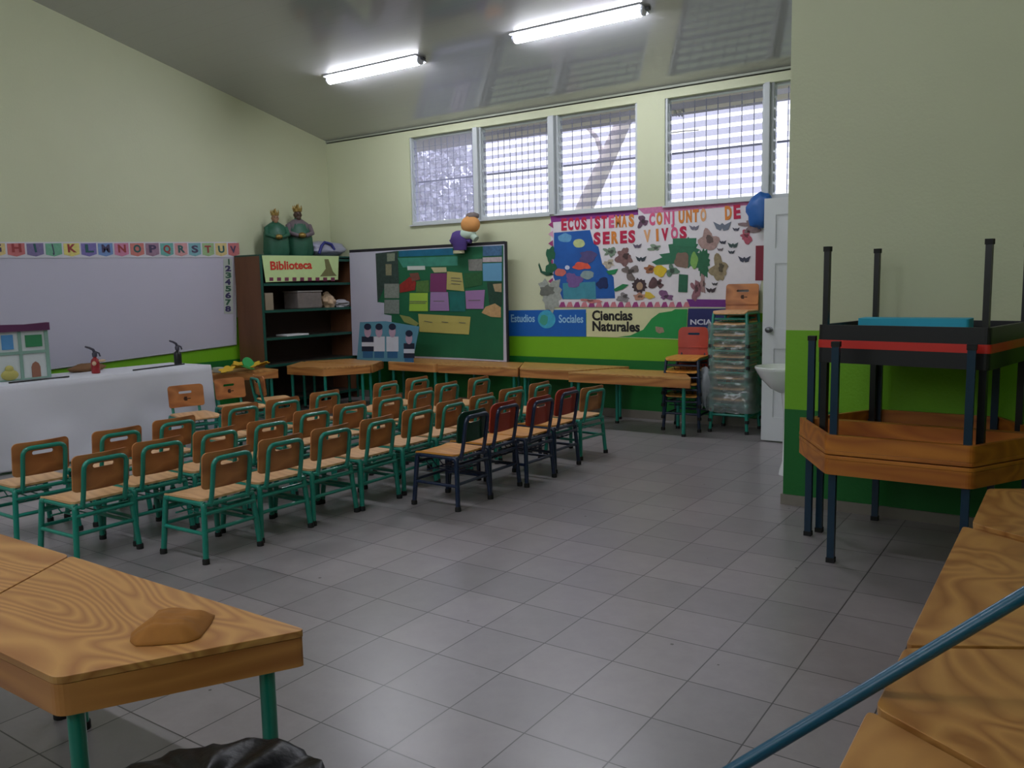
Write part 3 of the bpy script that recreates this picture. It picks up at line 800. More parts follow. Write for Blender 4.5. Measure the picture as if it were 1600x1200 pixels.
def endf(u, v):
    x = CX1 + (CX0 - CX1) * u; z = CH + .001 - (CH - .02) * v
    return Vector((x + .02 * v * u, CY1 + .004 + .014 * math.sin(x * 30) * v, z))
mb.grid(endf, 20, 20)
tag(mb.build('tablecloth', M_CLOTH, smooth=60, solid=.002), 'long white tablecloth draped to the floor in front of the whiteboard', 'tablecloth')

# sink on the partition's far side
sk = thing('pedestal_sink', 'white ceramic pedestal washbasin jutting out beside the door', 'sink', (-.05, 3.38, 0))
mb = MB()
mb.lathe([(.06, .60), (.12, .63), (.19, .70), (.232, .765), (.24, .782), (.236, .79), (.222, .79), (.2, .76), (.12, .70), (.03, .685)], (0, 0, 0), 32, sx=.94, sy=.9)
mb.build('basin', M_CERAM, sk, smooth=50)
mb = MB(); mb.lohi((.15, -.22, .70), (.226, .22, .80)); mb.build('back_ledge', M_CERAM, sk, bevel=.01)
mb = MB(); mb.lathe([(.085, 0), (.08, .03), (.06, .1), (.055, .45), (.075, .60), (.09, .66)], (.04, 0, 0), 24); mb.build('pedestal', M_CERAM, sk, smooth=50)
mb = MB(); mb.tube(arc_path([(.18, 0, .80), (.18, 0, .90), (.08, 0, .90), (.08, 0, .87)], .03), .01, 10); mb.build('tap', M_CHROME, sk, smooth=50)

# ================================================================ BOOKCASE
BX0, BX1, BY0, BY1, BH = XL + .026, -6.087, 3.64, 5.13, 1.80
bk = thing('bookcase', 'tall open bookcase with dark green shelf edges and brown sides', 'bookcase', ((BX0 + BX1) / 2, (BY0 + BY1) / 2, 0))
bd = (BX1 - BX0) / 2; bl = (BY1 - BY0) / 2
M_GRNE = mat('dark_green_paint', (20, 74, 62), 0.45)
for s, lb in ((-1, None), (1, None)):
    mb = MB(); mb.lohi((-bd, s * bl, 0), (bd - .004, s * (bl - .03), BH)); mb.build('side_panel', M_CABW, bk)
mb = MB(); mb.lohi((-bd, -bl + .03, .02), (-bd + .012, bl - .03, BH - .03)); mb.build('back_panel', mat('dark_brown_board', (52, 34, 24), .7), bk)
for z in (.10, .53, .845, 1.165, 1.475, BH - .03):
    mb = MB(); mb.lohi((-bd + .012, -bl + .03, z - .013), (bd - .006, bl - .03, z + .013)); sh_ = mb.build('shelf', mat('shelf_board', (50, 44, 36), .6), bk)
    mb = MB(); mb.lohi((bd - .006, -bl + .03, z - .015), (bd + .002, bl - .03, z + .015)); mb.build('shelf_edge', M_GRNE, sh_)
for s in (-1, 1):
    mb = MB(); mb.lohi((bd - .004, s * bl, 0), (bd + .002, s * (bl - .035), BH)); mb.build('side_edge', M_GRNE, bk)
mb = MB(); mb.lohi((-bd, -bl, BH), (bd + .004, bl, BH + .018)); mb.build('top_board', M_GRNE, bk)
NX = Vector((1, 0, 0)); NY = Vector((0, -1, 0))
# banner
bn = thing('library_banner', 'pale green paper banner reading Biblioteca, hung on the top of the bookcase', 'banner', (BX1 + .01, 4.1, 1.65))
LB = Vector(bn.location)
def bp_(u, v, X=BX1 + .008): return atx(u, v, X) - LB
mb = MB(); mb.prism([bp_(409, 399), bp_(529, 400), bp_(528, 437), bp_(470, 439), bp_(415, 441)], NX, .003); mb.build('banner_sheet', mat('pale_green_paper', (188, 212, 150), .7), bn)
mb = MB(); text_fit(mb, 'Biblioteca', bp_(422, 421.5, BX1 + .012), bp_(487, 419.5, BX1 + .012), .095, NX, bold=.004); mb.build('lettering', mat('red_print', (196, 44, 30), .6), bn, label='red lettering Biblioteca')
for k in range(9):
    u = 421 + k * 12; mb = MB()
    mb.prism([bp_(u, 433.5, BX1 + .0115), bp_(u + 6, 433.5, BX1 + .0115), bp_(u + 6, 439, BX1 + .0115), bp_(u, 439, BX1 + .0115)], NX, .0015)
    mb.build('border_square', mat('maroon_print', (110, 44, 74), .6), bn)
mb = MB(); mb.prism([bp_(500, 432, BX1 + .0115), bp_(526, 431, BX1 + .0115), bp_(520, 424, BX1 + .0115), bp_(513, 405, BX1 + .0115), bp_(507, 405, BX1 + .0115), bp_(509, 420, BX1 + .0115)], NX, .0015); mb.build('drawing', mat('olive_print', (112, 112, 70), .6), bn)

# things on the shelves
def on_shelf(u, X, z): 
    p = atx(u, 480, X); return (X, p.y, z)
x_, y_, z_ = on_shelf(474, -6.25, 1.178)
c = thing('plastic_box', 'clear plastic box of papers on the second shelf', 'box', (x_, y_, z_ + .001))
mb = MB(); mb.lohi((-.13, -.19, 0), (.13, .19, .2)); mb.build('box_body', mat('cloudy_plastic', (120, 112, 108), .3, var=.3, scale=20), c, bevel=.012)
mb = MB(); mb.lohi((-.138, -.198, .2), (.138, .198, .215)); mb.build('lid', mat('cloudy_lid', (150, 146, 142), .3), c, bevel=.004)
mb = MB(); mb.ball((0, 0, .085), (.08, .10, .095), 20, .5, 2.2, 3); o = mb.build('crumpled_paper', mat('cream_paper', (196, 170, 140), .8), loc=(-6.21, atx(512, 470, -6.21).y, 1.172), smooth=25)
tag(o, 'crumpled cream paper bundle beside the plastic box on the second shelf', 'paper')
mb = MB(); mb.ball((0, 0, .045), (.10, .13, .05), 20, .5, 2.6, 8); o = mb.build('crumpled_paper', mat('white_crumpled', (176, 174, 180), .7), loc=(-6.19, atx(533, 470, -6.19).y, 1.174), smooth=25)
tag(o, 'low crumpled white plastic bag at the right end of the second shelf', 'bag')
mb = MB(); mb.lohi((-.1, -.06, 0), (.1, .06, .2)); o = mb.build('carton', mat('beige_card', (140, 128, 108), .8), loc=(-6.2, 3.76, 1.179), bevel=.004)
tag(o, 'beige carton at the left end of the second shelf', 'box')
mb = MB(); mb.lohi((-.1, -.17, 0), (.1, .17, .02)); o = mb.build('paper_stack', M_PAPER, loc=(-6.2, atx(457, 520, -6.2).y, .859), bevel=.004)
tag(o, 'thin stack of white paper lying on the third shelf', 'paper')

# figures on top of the bookcase
M_ROBE = mat('green_robe', (34, 88, 66), .5, var=.25, scale=14); M_ROBE2 = mat('mauve_grey_robe', (104, 92, 98), .5, var=.25, scale=14)
M_SKIN = mat('figure_dark_face', (74, 52, 40), .5); M_SKIN2 = mat('figure_face', (150, 112, 84), .5); M_CROWN = mat('dull_gold', (150, 124, 66), .35, metal=.6)
def king(label, loc, hgt_, robe, cape, skin, rz):
    t = thing('crowned_figurine', label, 'figurine', loc, rz, 'crowned figurines on the bookcase')
    s = hgt_ / .62
    mb = MB(); mb.lathe([(.155 * s, 0), (.17 * s, .05 * s), (.165 * s, .2 * s), (.15 * s, .3 * s), (.115 * s, .38 * s), (.05 * s, .425 * s), (.04 * s, .45 * s)], (0, 0, 0), 24, sx=.75, sy=1.0)
    for v_ in mb.bm.verts:
        a = math.atan2(v_.co.y, v_.co.x); k = 1 + .06 * math.sin(a * 7) * max(0, 1 - v_.co.z / (.36 * s)); v_.co.x *= k; v_.co.y *= k
    mb.build('robe', robe, t, smooth=50)
    mb = MB()
    for k in (-1, 1): mb.tube([(.02 * s, k * .125 * s, .36 * s), (.09 * s, k * .14 * s, .27 * s), (.14 * s, k * .04 * s, .235 * s)], .034 * s, 10, r_end=.024 * s)
    mb.build('sleeve', cape, t, smooth=50)
    mb = MB(); mb.lathe([(.155 * s, .22 * s), (.150 * s, .30 * s), (.118 * s, .385 * s), (.055 * s, .43 * s)], (-.012, 0, .006), 20, sx=.8, sy=1.04); mb.build('cape', cape, t, smooth=50)
    mb = MB(); mb.ball((.145 * s, 0, .24 * s), (.04 * s, .05 * s, .035 * s), 12); mb.build('gift', M_CROWN, t, smooth=50)
    mb = MB(); mb.ball((0, 0, .49 * s), (.05 * s, .046 * s, .062 * s), 16); mb.ball((.05 * s, 0, .487 * s), (.012 * s, .009 * s, .014 * s), 8)
    for k in (-1, 1): mb.ball((-.0, k * .046 * s, .488 * s), (.01 * s, .007 * s, .015 * s), 8)
    mb.ball((.030 * s, 0, .452 * s), (.028 * s, .03 * s, .03 * s), 10); hd = mb.build('head', skin, t, smooth=60)
    mb = MB()
    for k in (-1, 1): mb.ball((.046 * s, k * .017 * s, .5 * s), .006 * s, 8)
    mb.build('eye', M_BLACK, hd)
    mb = MB(); mb.lathe([(.052 * s, .525 * s), (.055 * s, .56 * s), (.05 * s, .56 * s), (.046 * s, .53 * s)], (0, 0, 0), 16)
    for k in range(7):
        a = 2 * PI * k / 7; mb.lathe([(.012 * s, .555 * s), (.002 * s, (.62 if k == 0 else .60) * s)], (.05 * s * math.cos(a), .05 * s * math.sin(a), 0), 6)
    mb.lathe([(.035 * s, .56 * s), (.02 * s, .59 * s), (.006 * s, .612 * s)], (0, 0, 0), 10); mb.build('crown', M_CROWN, t, smooth=40)
ZT = BH + .019
king('crowned figurine in a green cloak on the bookcase, left of the pair', (-6.33, 4.10, ZT), .56, M_ROBE, M_ROBE, M_SKIN2, math.radians(-25))
king('dark-faced crowned figurine in grey and green on the bookcase, right of the pair', (-6.35, 4.47, ZT), .64, M_ROBE, M_ROBE2, M_SKIN, math.radians(-25))
bg = thing('plastic_bag_bundle', 'bundle in a white and blue plastic bag on the bookcase', 'bag', (-6.31, 4.88, ZT))
mb = MB(); mb.ball((0, 0, .09), (.15, .30, .10), 24, .35, 1.8, 6)
for v_ in mb.bm.verts: v_.co.z = max(v_.co.z, .001)
mb.build('bag_body', mat('white_plastic_bag', (150, 152, 172), .35, var=.12), bg, smooth=70)
mb = MB(); mb.tube([(.125, -.24, .03), (.135, -.2, .13), (.10, -.12, .175), (.13, -.03, .15), (.15, 0, .08)], .018, 8); mb.build('blue_stripe', mat('blue_print', (40, 44, 120), .5), bg, smooth=60)

# ================================================================ LEFT WALL: whiteboard, borders
wb = thing('whiteboard', 'large white wall-mounted whiteboard behind the clothed table', 'whiteboard', (XL + .01, 2.0, 1.2))
LW = Vector(wb.location); XW = XL + .004
A_ = atx(368, 538, XW); B_ = atx(75, 577, XW); C_ = atx(367, 396, XW); D_ = atx(0, 398, XW)
def ext(p, q, y):  # point on line pq at y
    k = (y - p.y) / (q.y - p.y); return p + (q - p) * k
YE = -.1
bl0 = ext(A_, B_, YE); tl0 = ext(C_, D_, YE)
mb = MB(); mb.prism([A_ - LW, bl0 - LW, tl0 - LW, C_ - LW], NX, .014); mb.build('board_surface', M_WB, wb)
mb = MB()
for p, q in ((A_, bl0), (C_, tl0), (A_, C_), (bl0, tl0)):
    mb.tube([p - LW + NX * .012, q - LW + NX * .012], .008, 6)
mb.build('frame', mat('aluminium', (170, 172, 178), .35), wb, smooth=60)
# letter border strip above the board
bs = thing('letter_border', 'strip of colourful paper cards along the top of the whiteboard', 'decoration', (XL + .01, 2.0, 1.9))
LS = Vector(bs.location); X2 = XL + .022
q0 = atx(0, 378, X2); q1 = atx(370, 378, X2); r0 = atx(0, 403, X2); r1 = atx(370, 402, X2)
mb = MB(); mb.prism([ext(q0, q1, YE) - LS, q1 - LS, r1 - LS, ext(r0, r1, YE) - LS], NX, .002); mb.build('backing_strip', mat('pale_paper_strip', (206, 206, 214), .7), bs)
cols = [(196, 120, 112), (150, 120, 140), (104, 168, 160), (204, 150, 150), (120, 170, 178), (150, 180, 130), (210, 190, 130), (190, 110, 110), (120, 110, 150), (110, 170, 140), (214, 204, 120), (120, 110, 170), (110, 140, 190), (200, 130, 160)]
yy = YE + .03; k = 0
GW = 'colour cards of the border'
while yy < q1.y - .12:
    w_ = .155
    a = ext(q0, q1, yy); b = ext(q0, q1, yy + w_); c = ext(r0, r1, yy + w_); d = ext(r0, r1, yy)
    mb = MB(); up = Vector((0, 0, 1)); pts = [a - up * .015, b - up * .012, c + up * .035, (c + d) / 2 + up * .012, d + up * .03]
    mb.prism([p - LS + NX * .003 for p in pts], NX, .0015)
    o = mb.build('card', mat('card_%d' % (k % 14), cols[k % 14], .7, var=.25, scale=40), bs)
    ch_ = 'ABCDEFGHIJKLMNOPQRSTUVWXYZ'[k % 26]; pd = .068 if ch_ in 'IJ' else .035
    mb = MB(); text_fit(mb, ch_, d - LS + up * .055 + Vector((0, pd, 0)) + NX * .005, c - LS + up * .055 - Vector((0, pd, 0)) + NX * .005, .075, NX, bold=.004)
    mb.build('letter', mat('ink_%d' % (k % 3), [(70, 60, 90), (150, 60, 60), (40, 90, 90)][k % 3], .7), o)
    yy += w_ + .018; k += 1
ns = thing('number_border', 'narrow vertical strip of small dark numerals at the right of the whiteboard', 'decoration', (XL + .02, 3.5, 1.5))
LN = Vector(ns.location); X3 = XL + .021
mb = MB(); mb.prism([atx(349, 404, X3) - LN, atx(363, 404, X3) - LN, atx(364, 490, X3) - LN, atx(350, 490, X3) - LN], NX, .0015); mb.build('backing_strip', mat('pale_paper_strip2', (176, 184, 176), .7), ns)
for k in range(8):
    v_ = 413 + k * 10.5
    mb = MB(); text_fit(mb, str(k + 1), atx(352 if k else 355, v_, X3) - LN + NX * .003, atx(361 if k else 357, v_, X3) - LN + NX * .003, .06, NX, bold=.004)
    mb.build('numeral', mat('numeral_ink', (56, 50, 92), .7) if k % 2 else mat('numeral_ink_green', (56, 96, 74), .7), ns)

# items on the clothed table
hs = thing('house_panel', 'white cardboard house front with coloured windows and purple roof', 'model house', (-5.62, .80, CH + .006))
hw0, hw1, hh = -.62, .175, .425
mb = MB(); mb.lohi((-.012, hw0, 0), (.012, hw1, hh)); mb.build('wall_sheet', mat('white_card', (196, 204, 204), .7), hs)
G_ = mat('pale_green_trim', (124, 158, 144), .6)
mb = MB()
for (a, b, c, d) in ((hw0, hw1, .215, .24), (hw1 - .03, hw1, 0, hh), (-.07, -.045, 0, hh - .02), (hw0, hw1, 0, .012), (-.32, -.295, 0, hh)): mb.lohi((.0115, a, c), (.0195 + .0006 * (a + c), b, d))
mb.build('trim_strip', G_, hs)
mb = MB(); mb.prism([(-.02, hw0, hh - .02), (-.02, hw1 + .012, hh - .02), (-.02, hw1 + .012, hh + .045), (-.02, 0, hh + .035), (-.02, hw0, hh + .05)], NX, .055); mb.build('roof', mat('purple_card', (84, 34, 74), .6), hs)
for y, z, w_, h_, cc, nm in ((.055, .32, .135, .10, (40, 122, 76), 'green_window'), (-.155, .32, .09, .12, (76, 138, 190), 'blue_window'), (-.46, .32, .1, .12, (76, 138, 190), 'blue_window')):
    mb = MB(); mb.lohi((.012, y - w_ / 2, z - h_ / 2), (.019, y + w_ / 2, z + h_ / 2)); mb.build(nm, mat(nm, cc, .6), hs)
mb = MB(); mb.prism([(.012, .02, .013), (.012, .09, .013), (.012, .09, .10), (.012, .078, .13), (.012, .055, .145), (.012, .032, .13), (.012, .02, .10)], NX, .007); mb.build('brown_door', mat('brown_card', (142, 96, 76), .7), hs)
mb = MB(); mb.ball((.02, -.16, .05), (.02, .07, .045), 14); mb.ball((.02, -.16, .10), (.018, .035, .03), 12); mb.build('yellow_figure', mat('dull_yellow', (176, 168, 92), .7), hs, smooth=60)
def bottle(label, x, y, body, head, h):
    t = thing('trigger_bottle', label, 'bottle', (x, y, CH + .005), 0.0)
    mb = MB(); mb.lathe([(.034, 0), (.036, .01), (.036, h * .42), (.03, h * .5), (.014, h * .56), (.014, h * .62)], (0, 0, 0), 18); mb.build('bottle_body', body, t, smooth=40)
    mb = MB(); mb.lathe([(.02, h * .60), (.022, h * .72), (.016, h * .76)], (0, 0, 0), 12); mb.tube([(0, -.0, h * .76), (0, -.01, h * .86), (.01, -.05, h * .94), (.012, -.085, h * .99)], .014, 8, r_end=.008)
    mb.tube([(0, .01, h * .78), (0, .04, h * .72), (0, .05, h * .6)], .007, 6); mb.build('trigger_head', head, t, smooth=50)
    return t
M_BRED = mat('red_plastic', (146, 30, 36), .35); M_BDK = mat('grey_plastic', (62, 60, 76), .35); M_BBL = mat('black_plastic', (18, 22, 20), .35)
b1 = bottle('red bottle with a grey nozzle on the white tablecloth', -5.56, 1.345, M_BRED, M_BDK, .245)
mb = MB(); mb.ball((.035, .045, .11), (.012, .035, .012), 10); mb.ball((.035, -.03, .09), (.014, .02, .02), 10); mb.build('tag', mat('cream_label', (200, 170, 140), .7), b1, smooth=60)
bottle('black bottle with a grey nozzle on the white tablecloth', -5.60, 2.195, M_BBL, M_BDK, .24)
for i, (u0, v0, u1, v1, lab) in enumerate(((14, 600, 108, 590, 'long flat dark slot-like strip lying on the cloth before the house front'), (208, 580, 288, 570, 'long flat dark slot-like strip lying on the cloth between the two bottles'))):
    a = atz(u0, v0, CH); b = atz(u1, v1, CH); d = (b - a).normalized(); 
    mb = MB(); mb.tube([(0, 0, 0), b - a], .007, 8); o = mb.build('dark_strip', M_BBL, loc=(a.x, a.y, CH + .009), smooth=50)
    tag(o, lab, 'strip', 'dark strips on the tablecloth')
mb = MB(); mb.ball((0, 0, .08), (.10, .17, .085), 20, .25, 2, 2); o = mb.build('brown_bundle', mat('brown_paper', (120, 86, 56), .8), loc=(-6.22, 1.60, .60), smooth=60)
bbx = o; bbx.location = (-5.84, 1.42, CH - .006); bbx.scale = (.6, 1, .5)
tag(o, 'low brown paper bundle at the back of the tablecloth, under the whiteboard', 'bundle')

# paper flowers on their table
FZ = TH + .002
M_YEL = mat('yellow_foam', (210, 168, 40), .6); M_GRF = mat('green_foam', (30, 150, 74), .6); M_GRF2 = mat('deep_green_foam', (44, 130, 50), .6)
def flower(x, y, z, r, m, label, tilt=0.0, pet=5, seed=0):
    mb = MB(); P = []
    for k in range(pet * 8):
        a = 2 * PI * k / (pet * 8); q = r * (.62 + .38 * abs(math.cos(a * pet / 2 + seed))); P.append((q * math.cos(a), q * math.sin(a)))
    mb.plate(P, [], .006, lambda px_, py_, w: Vector((px_, py_, w + .10 * (px_ * px_ + py_ * py_) / r)))
    o = mb.build('paper_flower', m, loc=(x, y, z), smooth=40); o.rotation_euler = (tilt, tilt * .4, seed)
    tag(o, label, 'paper flower', 'paper flowers on the small table')
fl = [(-5.70, 2.83, M_YEL), (-5.76, 2.98, M_YEL), (-5.86, 3.12, M_YEL), (-5.68, 3.06, M_GRF2), (-5.76, 3.22, M_YEL), (-5.92, 3.28, M_GRF2), (-5.84, 3.40, M_YEL)]
labs = ['yellow foam flower nearest the chair with a drawing', 'yellow foam flower in the left middle of the small table', 'yellow foam flower at the back of the pile by the whiteboard', 'deep green foam flower at the front of the pile', 'yellow foam flower at the right front of the pile', 'deep green foam flower at the back by the bookcase', 'yellow foam flower at the bookcase end of the small table']
for i, ((x, y, m), lb) in enumerate(zip(fl, labs)): flower(x, y, FZ + .034 + (.012 * (i % 3)), .09, m, lb, seed=i * .7, tilt=(.32, -.30, .26)[i % 3])
def gl(u, v): return atx(u, v, -5.80)
mb = MB(); mb.lathe([(.07, 0), (.07, .012)], (0, 0, 0), 20, rot=Matrix.Rotation(math.radians(62), 3, 'Y') @ Matrix.Identity(3)); o = mb.build('foam_disc', M_GRF, loc=(-5.78, 3.16, FZ + .072), smooth=40)
tag(o, 'bright green foam disc propped up among the yellow flowers', 'foam disc')
mb = MB(); mb.plate(rrect(.16, .10, .03, 4), [], .05, lambda x, y, w: Vector((x, y, w))); o = mb.build('white_tub', mat('pale_tub', (170, 172, 160), .5), loc=(-5.86, 2.86, FZ + .002), bevel=.01)
tag(o, 'low pale tub beside the foam flowers, next to the white cloth', 'tub')

# ================================================================ NOTICE BOARD on the back tables
YN = 5.03
nb = thing('notice_board', 'big whiteboard standing on the back tables, mostly covered in green paper', 'notice board', (-4.85, YN, TH))
LNB = Vector(nb.location)
def nbp(x, y, d=0.0):   # crop coordinates (540,320)+/4.8
    return aty(540 + x / 4.8, 320 + y / 4.8, YN - d) - LNB
zb = TH + .004
def npoly(name, pts, rgb, d, label=None, t=.0015, rough=.7, var=.06, scale=12):
    mb = MB(); mb.prism([nbp(x, y, d) for x, y in pts], NY, t)
    return mb.build(name, mat('nb_' + name + '_%d_%d_%d' % rgb, rgb, rough, var=var, scale=scale), nb, label=label)
c0 = nbp(30, 372); c1 = nbp(1185, 300)
TL = nbp(28, 360); TRt = nbp(1190, 296); 
mb = MB(); mb.prism([TL, TRt, Vector((TRt.x, 0, .004)), Vector((TL.x - .02, 0, .004))], (0, 1, 0), .02); mb.build('board_surface', M_WB, nb)
mb = MB()
mb.prism([TL, TRt, TRt + Vector((0, 0, .035)), TL + Vector((0, 0, .035))], (0, 1, 0), .024)
mb.prism([TRt + Vector((0, 0, .03)), TRt + Vector((.025, 0, .03)), Vector((TRt.x + .025, 0, .004)), Vector((TRt.x, 0, .004))], (0, 1, 0), .024)
mb.build('frame', mat('dark_board_frame', (30, 28, 36), .5), nb)
npoly('green_paper', [(230, 368), (400, 345), (1184, 303), (1184, 1166), (900, 1150), (500, 1134), (345, 1125), (345, 830), (290, 820), (290, 735), (240, 730)], (16, 92, 58), .0, 'dark green paper covering', var=.25, scale=3)
npoly('blue_strip', [(400, 345), (800, 325), (815, 375), (560, 385), (400, 390)], (10, 92, 122), .002, var=.3)
npoly('pale_water_strip', [(390, 400), (840, 385), (840, 455), (430, 470)], (54, 128, 108), .002, var=.35)
npoly('photo_collage', [(225, 365), (390, 345), (400, 590), (300, 600), (240, 735)], (44, 62, 56), .002, var=.6, scale=26)
npoly('grey_photo', [(290, 592), (400, 592), (402, 700), (292, 700)], (126, 132, 124), .004, var=.4, scale=40)
npoly('grey_photo', [(292, 712), (402, 712), (402, 818), (292, 815)], (120, 128, 122), .004, var=.4, scale=40)
npoly('small_photo', [(310, 365), (370, 362), (368, 420), (312, 425)], (120, 130, 110), .004, var=.4, scale=50)
npoly('small_photo', [(300, 445), (345, 445), (345, 530), (302, 530)], (126, 124, 96), .004, var=.4, scale=50)
npoly('word_label', [(463, 460), (595, 458), (597, 487), (465, 490)], (190, 196, 190), .004)
npoly('red_photo', [(405, 600), (480, 540), (530, 580), (520, 640), (408, 660)], (140, 34, 28), .004, var=.4, scale=30)
npoly('red_photo', [(480, 515), (545, 510), (560, 560), (500, 575)], (112, 66, 54), .005, var=.4, scale=30)
npoly('leaf_photo', [(530, 575), (625, 565), (625, 655), (530, 655)], (74, 110, 52), .004, var=.4, scale=30)
npoly('cream_tag', [(640, 470), (755, 468), (758, 505), (665, 508)], (176, 170, 130), .004)
npoly('magenta_note', [(637, 515), (760, 512), (755, 655), (633, 652)], (112, 46, 92), .005, 'magenta paper note')
npoly('yellow_note', [(762, 500), (873, 510), (890, 648), (757, 635)], (168, 158, 92), .006, 'yellow paper note')
npoly('dark_leaf_photo', [(890, 512), (1020, 505), (1025, 600), (895, 625)], (34, 86, 44), .004, var=.4, scale=30)
npoly('lime_note', [(481, 662), (617, 660), (617, 798), (477, 797)], (150, 186, 62), .006, 'lime green paper note')
npoly('lilac_note', [(637, 655), (768, 655), (778, 795), (633, 795)], (148, 116, 160), .0075, 'lilac paper note under the magenta one')
npoly('lilac_note', [(898, 645), (1045, 638), (1035, 780), (905, 780)], (150, 112, 158), .006, 'lilac paper note at the right')
npoly('teal_photo', [(775, 650), (895, 652), (900, 800), (785, 800)], (14, 98, 92), .004, var=.3)
npoly('yellow_strip', [(545, 818), (938, 840), (925, 973), (555, 952)], (176, 164, 88), .005, 'long yellow paper strip')
npoly('olive_leaf', [(405, 825), (480, 840), (550, 890), (530, 910), (440, 880)], (136, 142, 78), .004)
npoly('sea_photo', [(1030, 310), (1172, 305), (1172, 380), (1030, 385)], (60, 96, 130), .004, var=.6, scale=30)
npoly('striped_photo', [(1028, 395), (1172, 390), (1172, 428), (1028, 430)], (170, 158, 160), .004, var=.4, scale=30)
npoly('text_sheet', [(920, 410), (1025, 405), (1025, 495), (925, 495)], (118, 118, 112), .004, var=.4, scale=40)
npoly('blue_sheet', [(1028, 440), (1172, 435), (1172, 572), (1032, 572)], (92, 146, 178), .005)
npoly('dark_photo', [(1060, 580), (1175, 580), (1172, 760), (1080, 760)], (24, 60, 44), .004, var=.6, scale=30)
npoly('tan_photo', [(1105, 595), (1170, 590), (1170, 655), (1120, 650)], (160, 140, 106), .006, var=.3, scale=30)
npoly('tan_shell', [(1020, 810), (1050, 765), (1120, 740), (1165, 770), (1165, 845), (1090, 840)], (182, 146, 100), .006, var=.3, scale=30)
mb = MB()
for (x0, y0, x1, y1) in ((480, 722, 610, 722), (480, 735, 600, 735), (660, 720, 740, 720), (790, 545, 860, 550), (790, 565, 870, 572), (790, 588, 860, 594), (920, 715, 1010, 713), (590, 870, 650, 880), (720, 875, 770, 880), (850, 880, 900, 885)):
    mb.prism([nbp(x0, y0, .0095), nbp(x1, y1, .0095), nbp(x1, y1 + 5, .0095), nbp(x0, y0 + 5, .0095)], NY, .0008)
mb.build('handwriting', mat('ink_grey', (96, 96, 84), .7), nb)

# poster of children standing at the lower left of the board
pc = thing('children_poster', 'blue cut-out picture of four children propped on the back tables', 'poster', (-5.3, 4.60, TH))
YC = 4.60; LPc = Vector(pc.location)
def pcp(x, y, d=0.0): return aty(540 + x / 4.8, 320 + y / 4.8, YC - d) - LPc
dz = -(pcp(100, 1105).z) + .004
def pq(x, y, d=0.0): 
    p = pcp(x, y, d); p.z = p.z + dz * min(1, max(0, (y - 870) / 235.0)); return p
mb = MB(); mb.prism([pq(110, 878), pq(300, 872), pq(555, 905), pq(500, 1128), pq(300, 1118), pq(85, 1105)], NY, .006); mb.build('backing_card', mat('steel_blue_card', (84, 138, 160), .6), pc)
MK = {'hair': mat('dark_blue_black', (22, 30, 60), .6), 'face': mat('rosy_print', (176, 150, 172), .6), 'shirt': mat('white_print', (196, 200, 212), .6), 'stripe': mat('navy_print', (22, 30, 54), .6), 'jean': mat('blue_jean_print', (40, 96, 140), .6)}
for (cx, s) in ((165, 1.0), (250, .95), (350, 1.0), (475, .9)):
    top_ = 880 if cx < 400 else 920
    def ell(x, y, a, b, d, m, nm):
        mb = MB(); mb.prism([pq(x + a * math.cos(2 * PI * k / 14), y + b * math.sin(2 * PI * k / 14), d) for k in range(14)], NY, .001); mb.build(nm, m, pc)
    def rec(x0, y0, x1, y1, d, m, nm):
        mb = MB(); mb.prism([pq(x0, y0, d), pq(x1, y0, d), pq(x1, y1, d), pq(x0, y1, d)], NY, .001); mb.build(nm, m, pc)
    rec(cx - 45 * s, top_ + 85, cx + 45 * s, top_ + 175, .007, MK['stripe'] if cx in (165, 475) else MK['shirt'], 'printed_top')
    if cx in (165, 475): rec(cx - 45 * s, top_ + 120, cx + 45 * s, top_ + 145, .009, MK['shirt'], 'printed_stripe')
    rec(cx - 38 * s, top_ + 175, cx + 38 * s, top_ + 215, .007, MK['jean'], 'printed_trousers')
    ell(cx, top_ + 55, 26, 36, .009, MK['face'], 'printed_face'); ell(cx, top_ + 26, 27, 20, .011, MK['hair'], 'printed_hair')

# doll fixed to the wall above the board
dl = thing('paper_doll', 'doll with round orange head and purple body above the notice board', 'doll', tuple(aty(722, 397, 4.96)))
LD = Vector(dl.location)
def dp(u, v): return aty(u, v, 4.96) - LD
mb = MB(); mb.ball(dp(735, 351), (.125, .075, .10), 24); mb.build('head', mat('orange_felt', (198, 140, 78), .8), dl, smooth=60)
mb = MB(); mb.ball(dp(736, 338) + Vector((0, .02, 0)), (.085, .06, .045), 16, .3, 4); mb.build('hair', mat('grey_brown_felt', (110, 100, 96), .9), dl, smooth=60)
mb = MB(); mb.ball(dp(730, 366), (.12, .06, .06), 16); mb.tube([dp(738, 368), dp(744, 374)], .04, 10); mb.build('collar', mat('mint_felt', (176, 196, 180), .8), dl, smooth=60)
mb = MB(); mb.lathe([(.085, 0), (.10, .06), (.13, .13), (.10, .2), (.05, .22)], dp(719, 391), 18, sx=1, sy=.5); mb.tube([dp(712, 372), dp(705, 376), dp(708, 380)], .025, 8); mb.tube([dp(728, 374), dp(736, 377)], .03, 8); mb.build('body', mat('purple_felt', (72, 52, 118), .8), dl, smooth=60)
mb = MB(); mb.lathe([(.078, 0), (.078, .035)], dp(717, 396), 16, sx=1, sy=.5); mb.build('base', mat('cream_felt', (176, 174, 140), .8), dl, smooth=50)

